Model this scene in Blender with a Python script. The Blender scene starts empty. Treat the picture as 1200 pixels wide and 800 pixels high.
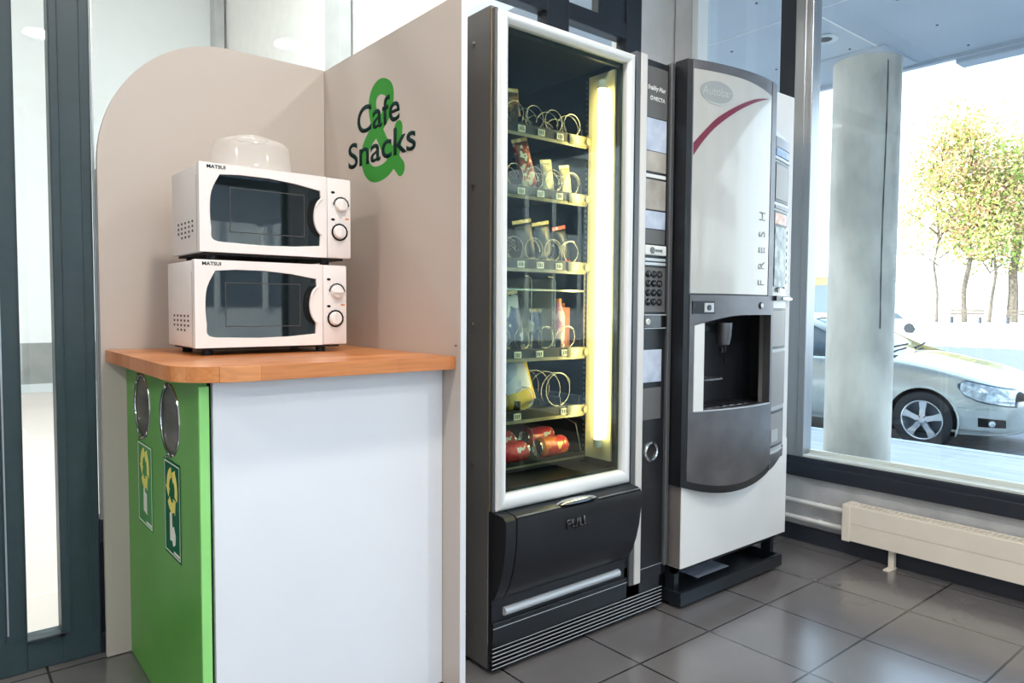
import bpy, bmesh, math, random
from mathutils import Vector, Matrix
random.seed(7)
PI = math.pi
C = bpy.context.scene.collection
S = bpy.context.scene

# ---------------------------------------------------------------- camera
FPX = 837.72
EYE = Vector((0, 0, 1.031))
yaw, pit, rol = math.radians(50.676), math.radians(-2.7356), math.radians(.3564)
fw = Vector((math.cos(yaw)*math.cos(pit), math.sin(yaw)*math.cos(pit), math.sin(pit)))
rt0 = Vector((math.sin(yaw), -math.cos(yaw), 0)); up0 = rt0.cross(fw)
rt = math.cos(rol)*rt0 + math.sin(rol)*up0
up = -math.sin(rol)*rt0 + math.cos(rol)*up0
cd = bpy.data.cameras.new('camera'); cam = bpy.data.objects.new('camera', cd); C.objects.link(cam)
cam.matrix_world = Matrix(((rt.x, up.x, -fw.x, EYE.x), (rt.y, up.y, -fw.y, EYE.y), (rt.z, up.z, -fw.z, EYE.z), (0, 0, 0, 1)))
cd.sensor_width = 36; cd.lens = FPX/1200*36; cd.clip_start = .05; cd.clip_end = 500
S.camera = cam
# ---------------------------------------------------------------- sky, sun, exposure
w = bpy.data.worlds.new('sky'); S.world = w; w.use_nodes = True
nt = w.node_tree; bg = nt.nodes['Background']
tc = nt.nodes.new('ShaderNodeTexCoord'); sp = nt.nodes.new('ShaderNodeSeparateXYZ'); rp = nt.nodes.new('ShaderNodeValToRGB')
nt.links.new(tc.outputs['Generated'], sp.inputs[0]); nt.links.new(sp.outputs['Z'], rp.inputs[0]); nt.links.new(rp.outputs[0], bg.inputs[0])
rp.color_ramp.elements[0].position = 0.0; rp.color_ramp.elements[0].color = (.95, .97, 1, 1)
rp.color_ramp.elements[1].position = .55; rp.color_ramp.elements[1].color = (.58, .75, 1, 1)
bg.inputs[1].default_value = 3.3
sd = bpy.data.lights.new('sun', 'SUN'); sd.energy = 9.0; sd.angle = math.radians(.6); sd.color = (1, .95, .86)
sun = bpy.data.objects.new('sun', sd); C.objects.link(sun)
sun.rotation_euler = Vector((.80, -.42, -.46)).to_track_quat('-Z', 'Y').to_euler()
S.view_settings.view_transform = 'Standard'; S.view_settings.look = 'None'
S.view_settings.exposure = 0.45; S.view_settings.gamma = 1; S.view_settings.use_curve_mapping = False
CEIL_W = 25      # watts of each ceiling lamp
ATR_W = 330      # watts shared by the unseen lamps added next door to brighten the hall

def ceiling_area(loc, power, size, color):
    ld = bpy.data.lights.new('lamp_light', 'AREA'); ld.shape = 'DISK'; ld.size = size; ld.energy = power; ld.color = color
    o = bpy.data.objects.new('lamp_light', ld); C.objects.link(o); o.location = loc
    return o

# ---------------------------------------------------------------- materials
def lin(c):
    return tuple((x/12.92 if x <= .04045 else ((x+.055)/1.055)**2.4) for x in [v/255 for v in c]) + (1,)
M = {}
def mat(name, rgb, rough=.5, metal=0, spec=.5, noise=0, nscale=8, bump=0, bscale=60, stretch=(1, 1, 1), coat=0, emit=None, es=0, nrgb=None):
    m = bpy.data.materials.new(name); m.use_nodes = True; n = m.node_tree; b = n.nodes['Principled BSDF']
    b.inputs['Base Color'].default_value = lin(rgb); b.inputs['Roughness'].default_value = rough
    b.inputs['Metallic'].default_value = metal; b.inputs['Specular IOR Level'].default_value = spec
    if coat: b.inputs['Coat Weight'].default_value = coat; b.inputs['Coat Roughness'].default_value = .05
    if emit: b.inputs['Emission Color'].default_value = lin(emit); b.inputs['Emission Strength'].default_value = es
    tc = n.nodes.new('ShaderNodeTexCoord'); mp = n.nodes.new('ShaderNodeMapping'); mp.inputs['Scale'].default_value = stretch
    n.links.new(tc.outputs['Object'], mp.inputs[0])
    if noise or nrgb:
        t = n.nodes.new('ShaderNodeTexNoise'); t.inputs['Scale'].default_value = nscale; t.inputs['Detail'].default_value = 5
        n.links.new(mp.outputs[0], t.inputs['Vector'])
        r = n.nodes.new('ShaderNodeValToRGB'); e = r.color_ramp.elements
        e[0].position = .3; e[1].position = .7
        if nrgb: e[0].color = lin(nrgb); e[1].color = lin(rgb)
        else:
            e[0].color = lin([max(0, v*(1-noise)) for v in rgb]); e[1].color = lin([min(255, v*(1+noise*.6)) for v in rgb])
        n.links.new(t.outputs['Fac'], r.inputs[0]); n.links.new(r.outputs[0], b.inputs['Base Color'])
    if bump:
        t2 = n.nodes.new('ShaderNodeTexNoise'); t2.inputs['Scale'].default_value = bscale; t2.inputs['Detail'].default_value = 3
        n.links.new(mp.outputs[0], t2.inputs['Vector'])
        bp = n.nodes.new('ShaderNodeBump'); bp.inputs['Strength'].default_value = bump; bp.inputs['Distance'].default_value = .002
        n.links.new(t2.outputs['Fac'], bp.inputs['Height']); n.links.new(bp.outputs[0], b.inputs['Normal'])
    M[name] = m; return m
def glass(name, tint=(255, 255, 255), boost=1.0, rough=0.0, ior=1.5):
    m = bpy.data.materials.new(name); m.use_nodes = True; n = m.node_tree; n.nodes.clear()
    o = n.nodes.new('ShaderNodeOutputMaterial'); mx = n.nodes.new('ShaderNodeMixShader')
    t = n.nodes.new('ShaderNodeBsdfTransparent'); t.inputs[0].default_value = lin(tint)
    g = n.nodes.new('ShaderNodeBsdfGlossy'); g.inputs['Roughness'].default_value = rough
    f = n.nodes.new('ShaderNodeFresnel'); f.inputs[0].default_value = ior
    ge = n.nodes.new('ShaderNodeNewGeometry'); sw = n.nodes.new('ShaderNodeMapRange')   # same reflectance on both faces of a thin pane
    sw.inputs[3].default_value = ior; sw.inputs[4].default_value = 1/ior
    n.links.new(ge.outputs['Backfacing'], sw.inputs[0]); n.links.new(sw.outputs[0], f.inputs[0])
    k = n.nodes.new('ShaderNodeMath'); k.operation = 'MULTIPLY'; k.inputs[1].default_value = boost; k.use_clamp = True
    n.links.new(f.outputs[0], k.inputs[0]); n.links.new(k.outputs[0], mx.inputs[0])
    n.links.new(t.outputs[0], mx.inputs[1]); n.links.new(g.outputs[0], mx.inputs[2]); n.links.new(mx.outputs[0], o.inputs[0])
    M[name] = m; return m
def frosted(name, rgb, op=.35, rough=.2):
    m = mat(name, rgb, rough, spec=.6); n = m.node_tree; b = n.nodes['Principled BSDF']
    b.inputs['Alpha'].default_value = op
    return m

mat('panel_beige', (190, 178, 168), .42, bump=.05, bscale=200)
mat('panel_edge', (225, 225, 228), .4, noise=.02)
mat('green_board', (88, 158, 62), .38, noise=.05, nscale=4)
mat('green_edge', (150, 222, 128), .4, noise=.03)
mat('white_board', (228, 230, 236), .35, noise=.01, nscale=3)
mat('steel', (190, 186, 180), .22, 1, noise=.12, nscale=6, stretch=(1, 1, 8))
mat('flap_steel', (120, 114, 108), .32, 1, noise=.25, nscale=5, stretch=(1, 1, 6))
mat('chrome', (215, 215, 215), .12, 1)
mat('sticker_green', (0, 92, 60), .6, spec=.15)
mat('sticker_pale', (78, 142, 84), .6, spec=.2)
mat('yellow', (236, 224, 110), .45)
mat('sticker_white', (225, 228, 215), .5)
mat('text_dark', (20, 44, 42), .8, spec=.1)
mat('amp_green', (44, 138, 42), .6, spec=.3)
mat('mw_white', (236, 228, 224), .32, noise=.015, nscale=4)
mat('mw_seam', (120, 105, 98), .6)
mat('mw_dark', (20, 28, 30), .02, spec=.7)
mat('mw_black', (8, 9, 10), .5, spec=.2)
mat('vent_dark', (70, 68, 66), .7)
mat('orange_mark', (215, 130, 70), .5)
mat('rubber', (22, 22, 24), .7)
mat('vend_side', (100, 97, 94), .36, noise=.06, nscale=3, spec=.5)
mat('vend_black', (24, 26, 30), .34, noise=.12, nscale=5)
mat('vend_inner', (17, 18, 19), .4)
mat('brass', (120, 104, 74), .35, .8)
mat('silver_paint', (220, 220, 218), .35, .05)
mat('silver_strip', (212, 208, 202), .35, .05)
mat('strip_dark', (96, 97, 98), .38, .4)
mat('grey_label', (92, 90, 88), .4)
mat('paper_blue', (200, 208, 222), .4, noise=.08, nscale=20, nrgb=(165, 175, 195))
mat('paper_warm', (188, 180, 168), .5, noise=.1, nscale=14, nrgb=(150, 142, 132))
mat('slot_white', (228, 228, 222), .4)
mat('button_black', (12, 12, 13), .15, spec=.8)
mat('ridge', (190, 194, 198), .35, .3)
mat('lamp_tube', (255, 230, 170), .5, emit=(255, 226, 165), es=26)
mat('reflector', (238, 226, 190), .4)
mat('tray_metal', (140, 134, 112), .35, .6, noise=.2, nscale=20)
mat('tag', (226, 222, 205), .5, noise=.25, nscale=70)
mat('wire', (190, 188, 176), .25, 1)
mat('cof_side', (112, 106, 102), .4, noise=.04)
mat('cof_white', (222, 220, 218), .4, noise=.02, nscale=5)
mat('frame_black', (18, 18, 20), .35)
mat('cof_frame', (52, 52, 54), .28, .4)
mat('cof_silver', (184, 182, 176), .25, .05, spec=.5, coat=1, noise=.02, nscale=3, stretch=(6, 1, .4))
mat('cof_metal', (112, 110, 112), .34, .75, noise=.10, nscale=3, stretch=(3, 1, 3), bump=.05, bscale=300)
mat('cof_black', (34, 36, 41), .32)
mat('logo_grey', (165, 168, 166), .25, .3)
mat('logo_pale', (196, 198, 194), .25, .3)
mat('wine', (112, 28, 52), .22, coat=.6)
mat('fresh_grey', (148, 150, 152), .3)
mat('disp_blue', (92, 128, 178), .3, noise=.4, nscale=90)
mat('col_inner', (138, 131, 126), .4, .3)
mat('col_face', (172, 169, 165), .34, .5)
mat('picture_mix', (190, 200, 200), .35, noise=.5, nscale=30, nrgb=(70, 90, 95))
mat('flame', (214, 140, 100), .4, noise=.3, nscale=40, nrgb=(235, 225, 215))
mat('tray_black', (26, 32, 38), .3)
mat('frame_slate', (44, 62, 68), .42, noise=.05, nscale=30)
mat('frame_navy', (30, 36, 46), .42, noise=.05, nscale=20)
mat('alu', (170, 172, 174), .28, .85, noise=.05, nscale=4, stretch=(6, 6, .5))
mat('sill_sheen', (206, 212, 206), .22, .1)  # pale colour carries the bright reflection on the aluminium ledge
mat('plaster', (196, 196, 196), .8, noise=.04, nscale=6, bump=.4, bscale=40)
mat('plaster_rough', (184, 184, 184), .85, noise=.08, nscale=9, bump=.6, bscale=30)
mat('white_wall', (236, 238, 238), .7, noise=.01)
mat('dado', (150, 152, 150), .7, noise=.1, nscale=3)
mat('skirt_white', (214, 220, 222), .5)
mat('ceiling_white', (232, 232, 230), .8)
mat('kick_dark', (40, 45, 54), .5)
mat('rad_cream', (226, 216, 200), .42, noise=.02)
mat('rad_slot', (26, 26, 28), .6)
mat('pipe_white', (214, 212, 208), .4)
mat('concrete', (212, 206, 194), .75, noise=.26, nscale=2.2, stretch=(1, 1, .5), bump=.5, bscale=25)
mat('soffit', (186, 195, 206), .55, noise=.03, nscale=1.5)
mat('bolt_dark', (40, 45, 52), .5)
mat('asphalt', (120, 122, 126), .8, noise=.10, nscale=9, bump=.5, bscale=50)
mat('pavement', (190, 188, 186), .7, noise=.07, nscale=3, stretch=(4, .6, 1), bump=.2)
mat('curb', (200, 202, 206), .7, noise=.06)
mat('far_pave', (225, 220, 214), .8, noise=.1, nscale=1)
mat('facade_white', (242, 240, 236), .7, noise=.02)
mat('facade_tan', (200, 165, 130), .7, noise=.05)
mat('win_far', (90, 104, 118), .1, spec=.8)
mat('roof_grey', (100, 100, 104), .7)
mat('bark', (120, 106, 92), .85, noise=.25, nscale=6, bump=.5)
mat('leaf_green', (128, 160, 52), .6, nrgb=(176, 186, 92), nscale=.6)
mat('leaf_rust', (212, 160, 130), .6, nrgb=(226, 196, 120), nscale=.5)
mat('car_paint', (186, 192, 188), .22, .55, coat=1)
mat('car_glass', (60, 76, 84), .04, spec=1)
mat('tyre', (44, 46, 50), .75, bump=.3)
mat('alloy', (206, 210, 214), .25, .7)
mat('arch_dark', (16, 17, 18), .9)
mat('lamp_clear', (205, 216, 226), .08, .3, coat=1, noise=.25, nscale=22)
mat('lamp_rim', (70, 84, 98), .3)
mat('wall_low', (205, 200, 190), .8, noise=.12, nscale=2)
mat('lampglow', (255, 250, 240), .5, emit=(255, 246, 232), es=5)
mat('neutral', (205, 200, 196), .8)
glass('window_glass', (236, 244, 246), .9)
glass('vend_glass', (225, 236, 230), .9)
glass('hall_glass', (240, 246, 246), 1.0)
frosted('lid_plastic', (240, 234, 228), .17, .12)
frosted('wire_guard', (200, 205, 205), .25, .1)

def wood():
    m = bpy.data.materials.new('butcher_block'); m.use_nodes = True; n = m.node_tree; b = n.nodes['Principled BSDF']
    tc = n.nodes.new('ShaderNodeTexCoord'); mp = n.nodes.new('ShaderNodeMapping')
    n.links.new(tc.outputs['Object'], mp.inputs[0])
    br = n.nodes.new('ShaderNodeTexBrick'); br.inputs['Scale'].default_value = 1
    br.inputs['Brick Width'].default_value = .34; br.inputs['Row Height'].default_value = .042; br.inputs['Mortar Size'].default_value = .0004
    br.inputs['Color1'].default_value = lin((222, 150, 92)); br.inputs['Color2'].default_value = lin((198, 122, 66)); br.inputs['Mortar'].default_value = lin((170, 98, 50))
    n.links.new(mp.outputs[0], br.inputs['Vector'])
    ns = n.nodes.new('ShaderNodeTexNoise'); ns.inputs['Scale'].default_value = 14; ns.inputs['Detail'].default_value = 6
    mp2 = n.nodes.new('ShaderNodeMapping'); mp2.inputs['Scale'].default_value = (.6, 9, 9)
    n.links.new(tc.outputs['Object'], mp2.inputs[0]); n.links.new(mp2.outputs[0], ns.inputs['Vector'])
    mx = n.nodes.new('ShaderNodeMix'); mx.data_type = 'RGBA'; mx.blend_type = 'MULTIPLY'; mx.inputs[0].default_value = .45
    rr = n.nodes.new('ShaderNodeValToRGB'); rr.color_ramp.elements[0].color = (.62, .5, .42, 1); rr.color_ramp.elements[0].position = .35; rr.color_ramp.elements[1].position = .65
    n.links.new(ns.outputs['Fac'], rr.inputs[0]); n.links.new(br.outputs['Color'], mx.inputs[6]); n.links.new(rr.outputs[0], mx.inputs[7])
    n.links.new(mx.outputs[2], b.inputs['Base Color']); b.inputs['Roughness'].default_value = .3
    M['wood'] = m
wood()
def tiles():
    m = bpy.data.materials.new('floor_tile'); m.use_nodes = True; n = m.node_tree; b = n.nodes['Principled BSDF']
    tc = n.nodes.new('ShaderNodeTexCoord'); mp = n.nodes.new('ShaderNodeMapping'); mp.inputs['Location'].default_value = (-2.247+.3345*20, -.996+.3345*20, 0)
    n.links.new(tc.outputs['Object'], mp.inputs[0])
    br = n.nodes.new('ShaderNodeTexBrick'); br.offset = 0; br.squash = 1; br.inputs['Scale'].default_value = 1
    br.inputs['Brick Width'].default_value = .3345; br.inputs['Row Height'].default_value = .3345
    br.inputs['Mortar Size'].default_value = .0034; br.inputs['Mortar Smooth'].default_value = .1; br.inputs['Bias'].default_value = 0
    br.inputs['Color1'].default_value = lin((110, 106, 106)); br.inputs['Color2'].default_value = lin((103, 100, 100)); br.inputs['Mortar'].default_value = lin((30, 29, 29))
    n.links.new(mp.outputs[0], br.inputs['Vector'])
    ns = n.nodes.new('ShaderNodeTexNoise'); ns.inputs['Scale'].default_value = 5; ns.inputs['Detail'].default_value = 4
    n.links.new(tc.outputs['Object'], ns.inputs['Vector'])
    rr = n.nodes.new('ShaderNodeValToRGB'); rr.color_ramp.elements[0].color = (.68, .66, .65, 1); rr.color_ramp.elements[0].position = .3
    rr.color_ramp.elements[1].color = (1.15, 1.12, 1.1, 1); rr.color_ramp.elements[1].position = .75
    n.links.new(ns.outputs['Fac'], rr.inputs[0])
    mx = n.nodes.new('ShaderNodeMix'); mx.data_type = 'RGBA'; mx.blend_type = 'MULTIPLY'; mx.inputs[0].default_value = .35
    n.links.new(br.outputs['Color'], mx.inputs[6]); n.links.new(rr.outputs[0], mx.inputs[7]); n.links.new(mx.outputs[2], b.inputs['Base Color'])
    ro = n.nodes.new('ShaderNodeMapRange'); ro.inputs[3].default_value = .24; ro.inputs[4].default_value = .30
    b.inputs['Roughness'].default_value = .22; b.inputs['Coat Weight'].default_value = .5; b.inputs['Coat Roughness'].default_value = .18
    b.inputs['Specular IOR Level'].default_value = 1.0
    bp = n.nodes.new('ShaderNodeBump'); bp.inputs['Strength'].default_value = .6; bp.inputs['Distance'].default_value = .002; bp.invert = True
    n.links.new(br.outputs['Fac'], bp.inputs['Height']); n.links.new(bp.outputs[0], b.inputs['Normal'])
    M['tiles'] = m
tiles()
def hall_floor():
    m = bpy.data.materials.new('hall_tile'); m.use_nodes = True; n = m.node_tree; b = n.nodes['Principled BSDF']
    tc = n.nodes.new('ShaderNodeTexCoord')
    br = n.nodes.new('ShaderNodeTexBrick'); br.offset = 0; br.inputs['Scale'].default_value = 1; br.inputs['Brick Width'].default_value = .6; br.inputs['Row Height'].default_value = .6
    br.inputs['Mortar Size'].default_value = .004; br.inputs['Color1'].default_value = lin((226, 214, 206)); br.inputs['Color2'].default_value = lin((220, 207, 198)); br.inputs['Mortar'].default_value = lin((238, 234, 228))
    n.links.new(tc.outputs['Object'], br.inputs['Vector']); n.links.new(br.outputs['Color'], b.inputs['Base Color']); b.inputs['Roughness'].default_value = .35
    M['hall_tile'] = m
hall_floor()

# ---------------------------------------------------------------- mesh helpers
def nb(): return bmesh.new()
def box(bm, x0, x1, y0, y1, z0, z1, bev=0, seg=2):
    t = bmesh.new()
    bmesh.ops.create_cube(t, size=1)
    for v in t.verts: v.co = Vector(((x0+x1)/2+v.co.x*(x1-x0), (y0+y1)/2+v.co.y*(y1-y0), (z0+z1)/2+v.co.z*(z1-z0)))
    if bev: bmesh.ops.bevel(t, geom=t.edges[:], offset=bev, segments=seg, profile=.5, affect='EDGES')
    join(bm, t)
def join(bm, t):
    me = bpy.data.meshes.new('t'); t.to_mesh(me); t.free(); bm.from_mesh(me); bpy.data.meshes.remove(me)
def cyl(bm, c, axis, r, h, seg=24, r2=None, bev=0):
    t = bmesh.new(); bmesh.ops.create_cone(t, cap_ends=True, segments=seg, radius1=r, radius2=r if r2 is None else r2, depth=h)
    if bev: bmesh.ops.bevel(t, geom=[e for e in t.edges if len(e.link_faces) == 2 and any(len(f.verts) > 4 for f in e.link_faces)], offset=bev, segments=2, affect='EDGES')
    q = Vector((0, 0, 1)).rotation_difference(Vector(axis).normalized())
    for v in t.verts: v.co = q @ v.co + Vector(c)
    join(bm, t)
def tube(bm, pts, r, seg=10, closed=False, caps=True):
    P = [Vector(p) for p in pts]; n = len(P); rings = []
    prev = None
    for i in range(n):
        if closed: d = (P[(i+1) % n]-P[i-1]).normalized()
        else: d = (P[min(i+1, n-1)]-P[max(i-1, 0)]).normalized()
        if prev is None:
            a = Vector((0, 0, 1)) if abs(d.z) < .9 else Vector((1, 0, 0)); u = d.cross(a).normalized()
        else: u = (prev - d*prev.dot(d)).normalized()
        prev = u; v = d.cross(u)
        rr = r[i] if isinstance(r, (list, tuple)) else r
        rings.append([bm.verts.new(P[i]+rr*(math.cos(2*PI*k/seg)*u+math.sin(2*PI*k/seg)*v)) for k in range(seg)])
    for i in range(n if closed else n-1):
        A, B = rings[i], rings[(i+1) % n]
        for k in range(seg): bm.faces.new((A[k], A[(k+1) % seg], B[(k+1) % seg], B[k]))
    if caps and not closed: bm.faces.new(rings[0][::-1]); bm.faces.new(rings[-1])
def lathe(bm, prof, c, axis=(0, 0, 1), seg=32):
    q = Vector((0, 0, 1)).rotation_difference(Vector(axis).normalized()); c = Vector(c); R = []
    for r, h in prof:
        R.append([bm.verts.new(q @ Vector((r*math.cos(2*PI*k/seg), r*math.sin(2*PI*k/seg), h))+c) for k in range(seg)] if r > 1e-6 else [bm.verts.new(q @ Vector((0, 0, h))+c)])
    for A, B in zip(R, R[1:]):
        for k in range(seg):
            k2 = (k+1) % seg
            if len(A) == 1 and len(B) == 1: continue
            if len(A) == 1: bm.faces.new((A[0], B[k2], B[k]))
            elif len(B) == 1: bm.faces.new((A[k], A[k2], B[0]))
            else: bm.faces.new((A[k], A[k2], B[k2], B[k]))
def flat(bm, outline, holes, f, depth):
    """plate: outline and holes are 2D loops; f(a, b) -> 3D point; depth = Vector the plate is thick along"""
    t = bmesh.new(); edges = []
    for loop in [outline]+holes:
        vs = [t.verts.new((a, b, 0)) for a, b in loop]
        edges += [t.edges.new((vs[i], vs[(i+1) % len(vs)])) for i in range(len(vs))]
    bmesh.ops.triangle_fill(t, edges=edges, use_beauty=True, normal=(0, 0, 1))
    fs = t.faces[:]
    r = bmesh.ops.extrude_face_region(t, geom=fs)
    ex = set(v for v in r['geom'] if isinstance(v, bmesh.types.BMVert))
    d = Vector(depth)
    for v in t.verts:
        p = Vector(f(v.co.x, v.co.y)); v.co = p+d if v in ex else p
    bmesh.ops.recalc_face_normals(t, faces=t.faces[:])
    join(bm, t)
def strip(bm, x0, x1, zlo, zhi, yf, th, n=24):
    """solid whose front face follows yf(x); between zlo(x) and zhi(x); thickness th behind"""
    A = []
    g = lambda q, x: q(x) if callable(q) else q
    for i in range(n+1):
        x = x0+(x1-x0)*i/n; y = yf(x)
        A.append([bm.verts.new((x, y, g(zlo, x))), bm.verts.new((x, y, g(zhi, x))), bm.verts.new((x, y+th, g(zhi, x))), bm.verts.new((x, y+th, g(zlo, x)))])
    for a, b in zip(A, A[1:]):
        for k in range(4): bm.faces.new((a[k], b[k], b[(k+1) % 4], a[(k+1) % 4]))
    bm.faces.new(A[0]); bm.faces.new(A[-1][::-1])
def circ(cx, cy, r, n=32, ry=None): return [(cx+r*math.cos(2*PI*k/n), cy+(ry or r)*math.sin(2*PI*k/n)) for k in range(n)]
def rrect(x0, x1, y0, y1, r, n=5):
    o = []
    for cx, cy, a in ((x1-r, y0+r, -90), (x1-r, y1-r, 0), (x0+r, y1-r, 90), (x0+r, y0+r, 180)):
        o += [(cx+r*math.cos(math.radians(a+90*k/n)), cy+r*math.sin(math.radians(a+90*k/n))) for k in range(n+1)]
    return o
def rect(x0, x1, y0, y1): return [(x0, y0), (x1, y0), (x1, y1), (x0, y1)]
def smoothpath(pts, n=6, closed=False):
    P = [Vector(p) for p in pts]; o = []; N = len(P)
    rng = range(N) if closed else range(N-1)
    for i in rng:
        p0 = P[i-1] if (closed or i > 0) else P[0]; p1 = P[i]; p2 = P[(i+1) % N]; p3 = P[(i+2) % N] if (closed or i+2 < N) else P[-1]
        for k in range(n):
            t = k/n; o.append(.5*((2*p1)+(-p0+p2)*t+(2*p0-5*p1+4*p2-p3)*t*t+(-p0+3*p1-3*p2+p3)*t**3))
    if not closed: o.append(P[-1])
    return o
def base(o):
    while o.parent: o = o.parent
    return o.location.copy()
def obj(name, bm, m, parent=None, smooth=False, at=None):
    """links ONE mesh object; vertices are in world coordinates, moved to the origin of the thing"""
    bmesh.ops.recalc_face_normals(bm, faces=bm.faces[:])
    me = bpy.data.meshes.new(name)
    loc = base(parent) if parent else Vector(at or (0, 0, 0))
    for v in bm.verts: v.co -= loc
    bm.to_mesh(me); bm.free()
    me.materials.append(M[m] if isinstance(m, str) else m)
    o = bpy.data.objects.new(name, me); C.objects.link(o)
    if parent: o.parent = parent
    else: o.location = loc
    if smooth:
        for p in me.polygons: p.use_smooth = True
        if smooth != 'all':
            try: me.set_sharp_from_angle(angle=math.radians(35))
            except Exception: pass
    return o
def thing(name, label, cat, loc, group=None):
    o = bpy.data.objects.new(name, None); C.objects.link(o); o.location = loc; o['label'] = label; o['category'] = cat
    o.empty_display_size = .05
    if group: o['group'] = group
    return o
def tag(o, label, cat, group=None):
    o['label'] = label; o['category'] = cat
    if group: o['group'] = group
    return o
def struct(name, bm, m, parent=None, smooth=False):
    o = obj(name, bm, m, parent, smooth)
    if not parent: o['kind'] = 'structure'
    return o
def sbox(name, m, *a, parent=None):
    bm = nb(); box(bm, *a); return struct(name, bm, m, parent)
def text(name, s, size, origin, xdir, m, parent, ydir=(0, 0, 1), depth=.0008, bold=0, sx=1, shear=0, warp=None, space=1):
    cu = bpy.data.curves.new('t', 'FONT'); cu.body = s; cu.size = size; cu.offset = bold; cu.shear = shear; cu.extrude = 0; cu.space_character = space
    cu.resolution_u = 6
    t = bpy.data.objects.new('t', cu); C.objects.link(t)
    me = bpy.data.meshes.new_from_object(t.evaluated_get(bpy.context.evaluated_depsgraph_get()))
    bpy.data.objects.remove(t); bpy.data.curves.remove(cu)
    X = Vector(xdir).normalized(); Y = Vector(ydir).normalized(); N = X.cross(Y)
    bm = nb(); bm.from_mesh(me); bpy.data.meshes.remove(me)
    r = bmesh.ops.extrude_face_region(bm, geom=bm.faces[:]); ex = set(v for v in r['geom'] if isinstance(v, bmesh.types.BMVert))
    for v in bm.verts:
        p = Vector(origin)+X*v.co.x*sx+Y*v.co.y+N*(depth if v in ex else 0)
        if warp: p = warp(p)
        v.co = p
    return obj(name, bm, m, parent)
def textw(s, size, bold=0):
    cu = bpy.data.curves.new('t', 'FONT'); cu.body = s; cu.size = size; t = bpy.data.objects.new('t', cu); C.objects.link(t)
    bpy.context.view_layer.update(); w_ = t.dimensions.x; bpy.data.objects.remove(t); bpy.data.curves.remove(cu); return w_

# ================================================================ THE ROOM
sbox('floor', 'tiles', -3.6, 3.12, -3.3, 2.40, -.06, 0)
sbox('ceiling', 'ceiling_white', -3.6, 3.12, -3.3, 2.48, 3.06, 3.2)
sbox('wall_west', 'neutral', -3.8, -3.6, -3.5, 10.2, -.5, 6.2)
# south wall: a parapet with tall windows above it
bm = nb(); flat(bm, rect(-3.6, 3.2, -.5, 3.2), [rect(-3.0, -1.3, .45, 2.9), rect(-1.0, .75, .2, 2.9), rect(1.05, 2.9, .2, 2.9)], lambda a, b: (a, -3.3, b), (0, -.2, 0))
struct('wall_south', bm, 'plaster')
n_ = 0
for x0, x1, z0 in ((-3.0, -1.3, .45), (-1.0, .75, .2), (1.05, 2.9, .2)):
    bm = nb(); xm = (x0+x1)/2
    flat(bm, rect(x0, x1, z0, 2.9), [rect(x0+.05, xm-.03, z0+.05, 2.2), rect(xm+.03, x1-.05, z0+.05, 2.2), rect(x0+.05, x1-.05, 2.28, 2.85)], lambda a, b: (a, -3.38, b), (0, -.06, 0))
    n_ += 1; wo = struct('window_%d' % (n_+2), bm, 'frame_navy')
    bm = nb(); box(bm, x0+.04, x1-.04, -3.412, -3.408, z0+.04, 2.86); obj('glass_pane', bm, 'window_glass', wo)
# east window wall: low wall, pier in the corner
sbox('wall_east', 'plaster_rough', 3.0, 3.12, -3.3, 2.36, -.5, .292)
bm = nb(); box(bm, 3.0, 3.12, 2.245, 2.36, .292, 3.06); struct('wall_east_pier', bm, 'plaster')
bm = nb(); box(bm, 3.0, 3.12, -3.3, 2.36, 2.95, 3.06); struct('wall_east_header', bm, 'plaster')
sbox('wall_north_pier', 'plaster', 2.752, 3.12, 2.37, 2.47, -.06, 3.06)
sbox('baseboard_east', 'kick_dark', 2.985, 3.0, -3.3, 2.36, 0, .07)
# window 1: the big pane on the right, window 2: the pane by the corner
bm = nb()
box(bm, 2.97, 3.09, -3.3, 2.245, .292, .352, .004); box(bm, 2.975, 3.03, -3.3, 2.245, .350, .379, .003)
w1 = struct('window_1', bm, 'frame_navy')
bm = nb(); box(bm, 2.982, 3.066, -3.3, 1.61, .379, .390, .002); box(bm, 3.045, 3.062, -3.3, 1.61, .389, .405, .002); obj('sill_ledge', bm, 'sill_sheen', w1)
bm = nb(); box(bm, 3.062, 3.068, -3.25, 1.64, .392, 2.95); obj('glass_pane', bm, 'window_glass', w1)
bm = nb()
box(bm, 2.985, 3.07, 1.616, 1.692, .36, 2.96, .004); box(bm, 2.98, 3.0, 1.606, 1.618, .36, 2.96, .003); box(bm, 2.98, 3.0, 1.64, 1.648, .36, 2.96, .002)
obj('mullion', bm, 'alu', w1)
for y0 in (-.85,):
    bm = nb(); box(bm, 2.985, 3.07, y0, y0+.08, .36, 2.96, .004); obj('mullion', bm, 'alu', w1)
bm = nb(); box(bm, 2.99, 3.08, 1.693, 1.765, .36, 2.96); w2 = struct('window_2', bm, 'frame_navy')
bm = nb(); box(bm, 3.062, 3.068, 1.76, 2.215, .392, 2.95); obj('glass_pane', bm, 'window_glass', w2)
bm = nb(); box(bm, 2.985, 3.08, 2.208, 2.246, .36, 2.96, .004); obj('window_frame', bm, 'skirt_white', w2)
# heating pipes on the low wall
for z in (.184, .110):
    bm = nb(); tube(bm, [(2.965, 1.37, z), (2.965, 2.30, z)], .011, 12)
    for y in (1.52, 2.1): box(bm, 2.965, 2.999, y, y+.012, z-.004, z+.004)
    o = obj('heating_pipe', bm, 'pipe_white', None, 'auto', at=(2.965, 1.4, z))
    tag(o, 'upper white heating pipe running along the low wall to the convector' if z > .15 else 'lower white heating pipe running just above the dark baseboard', 'pipe')
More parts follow.
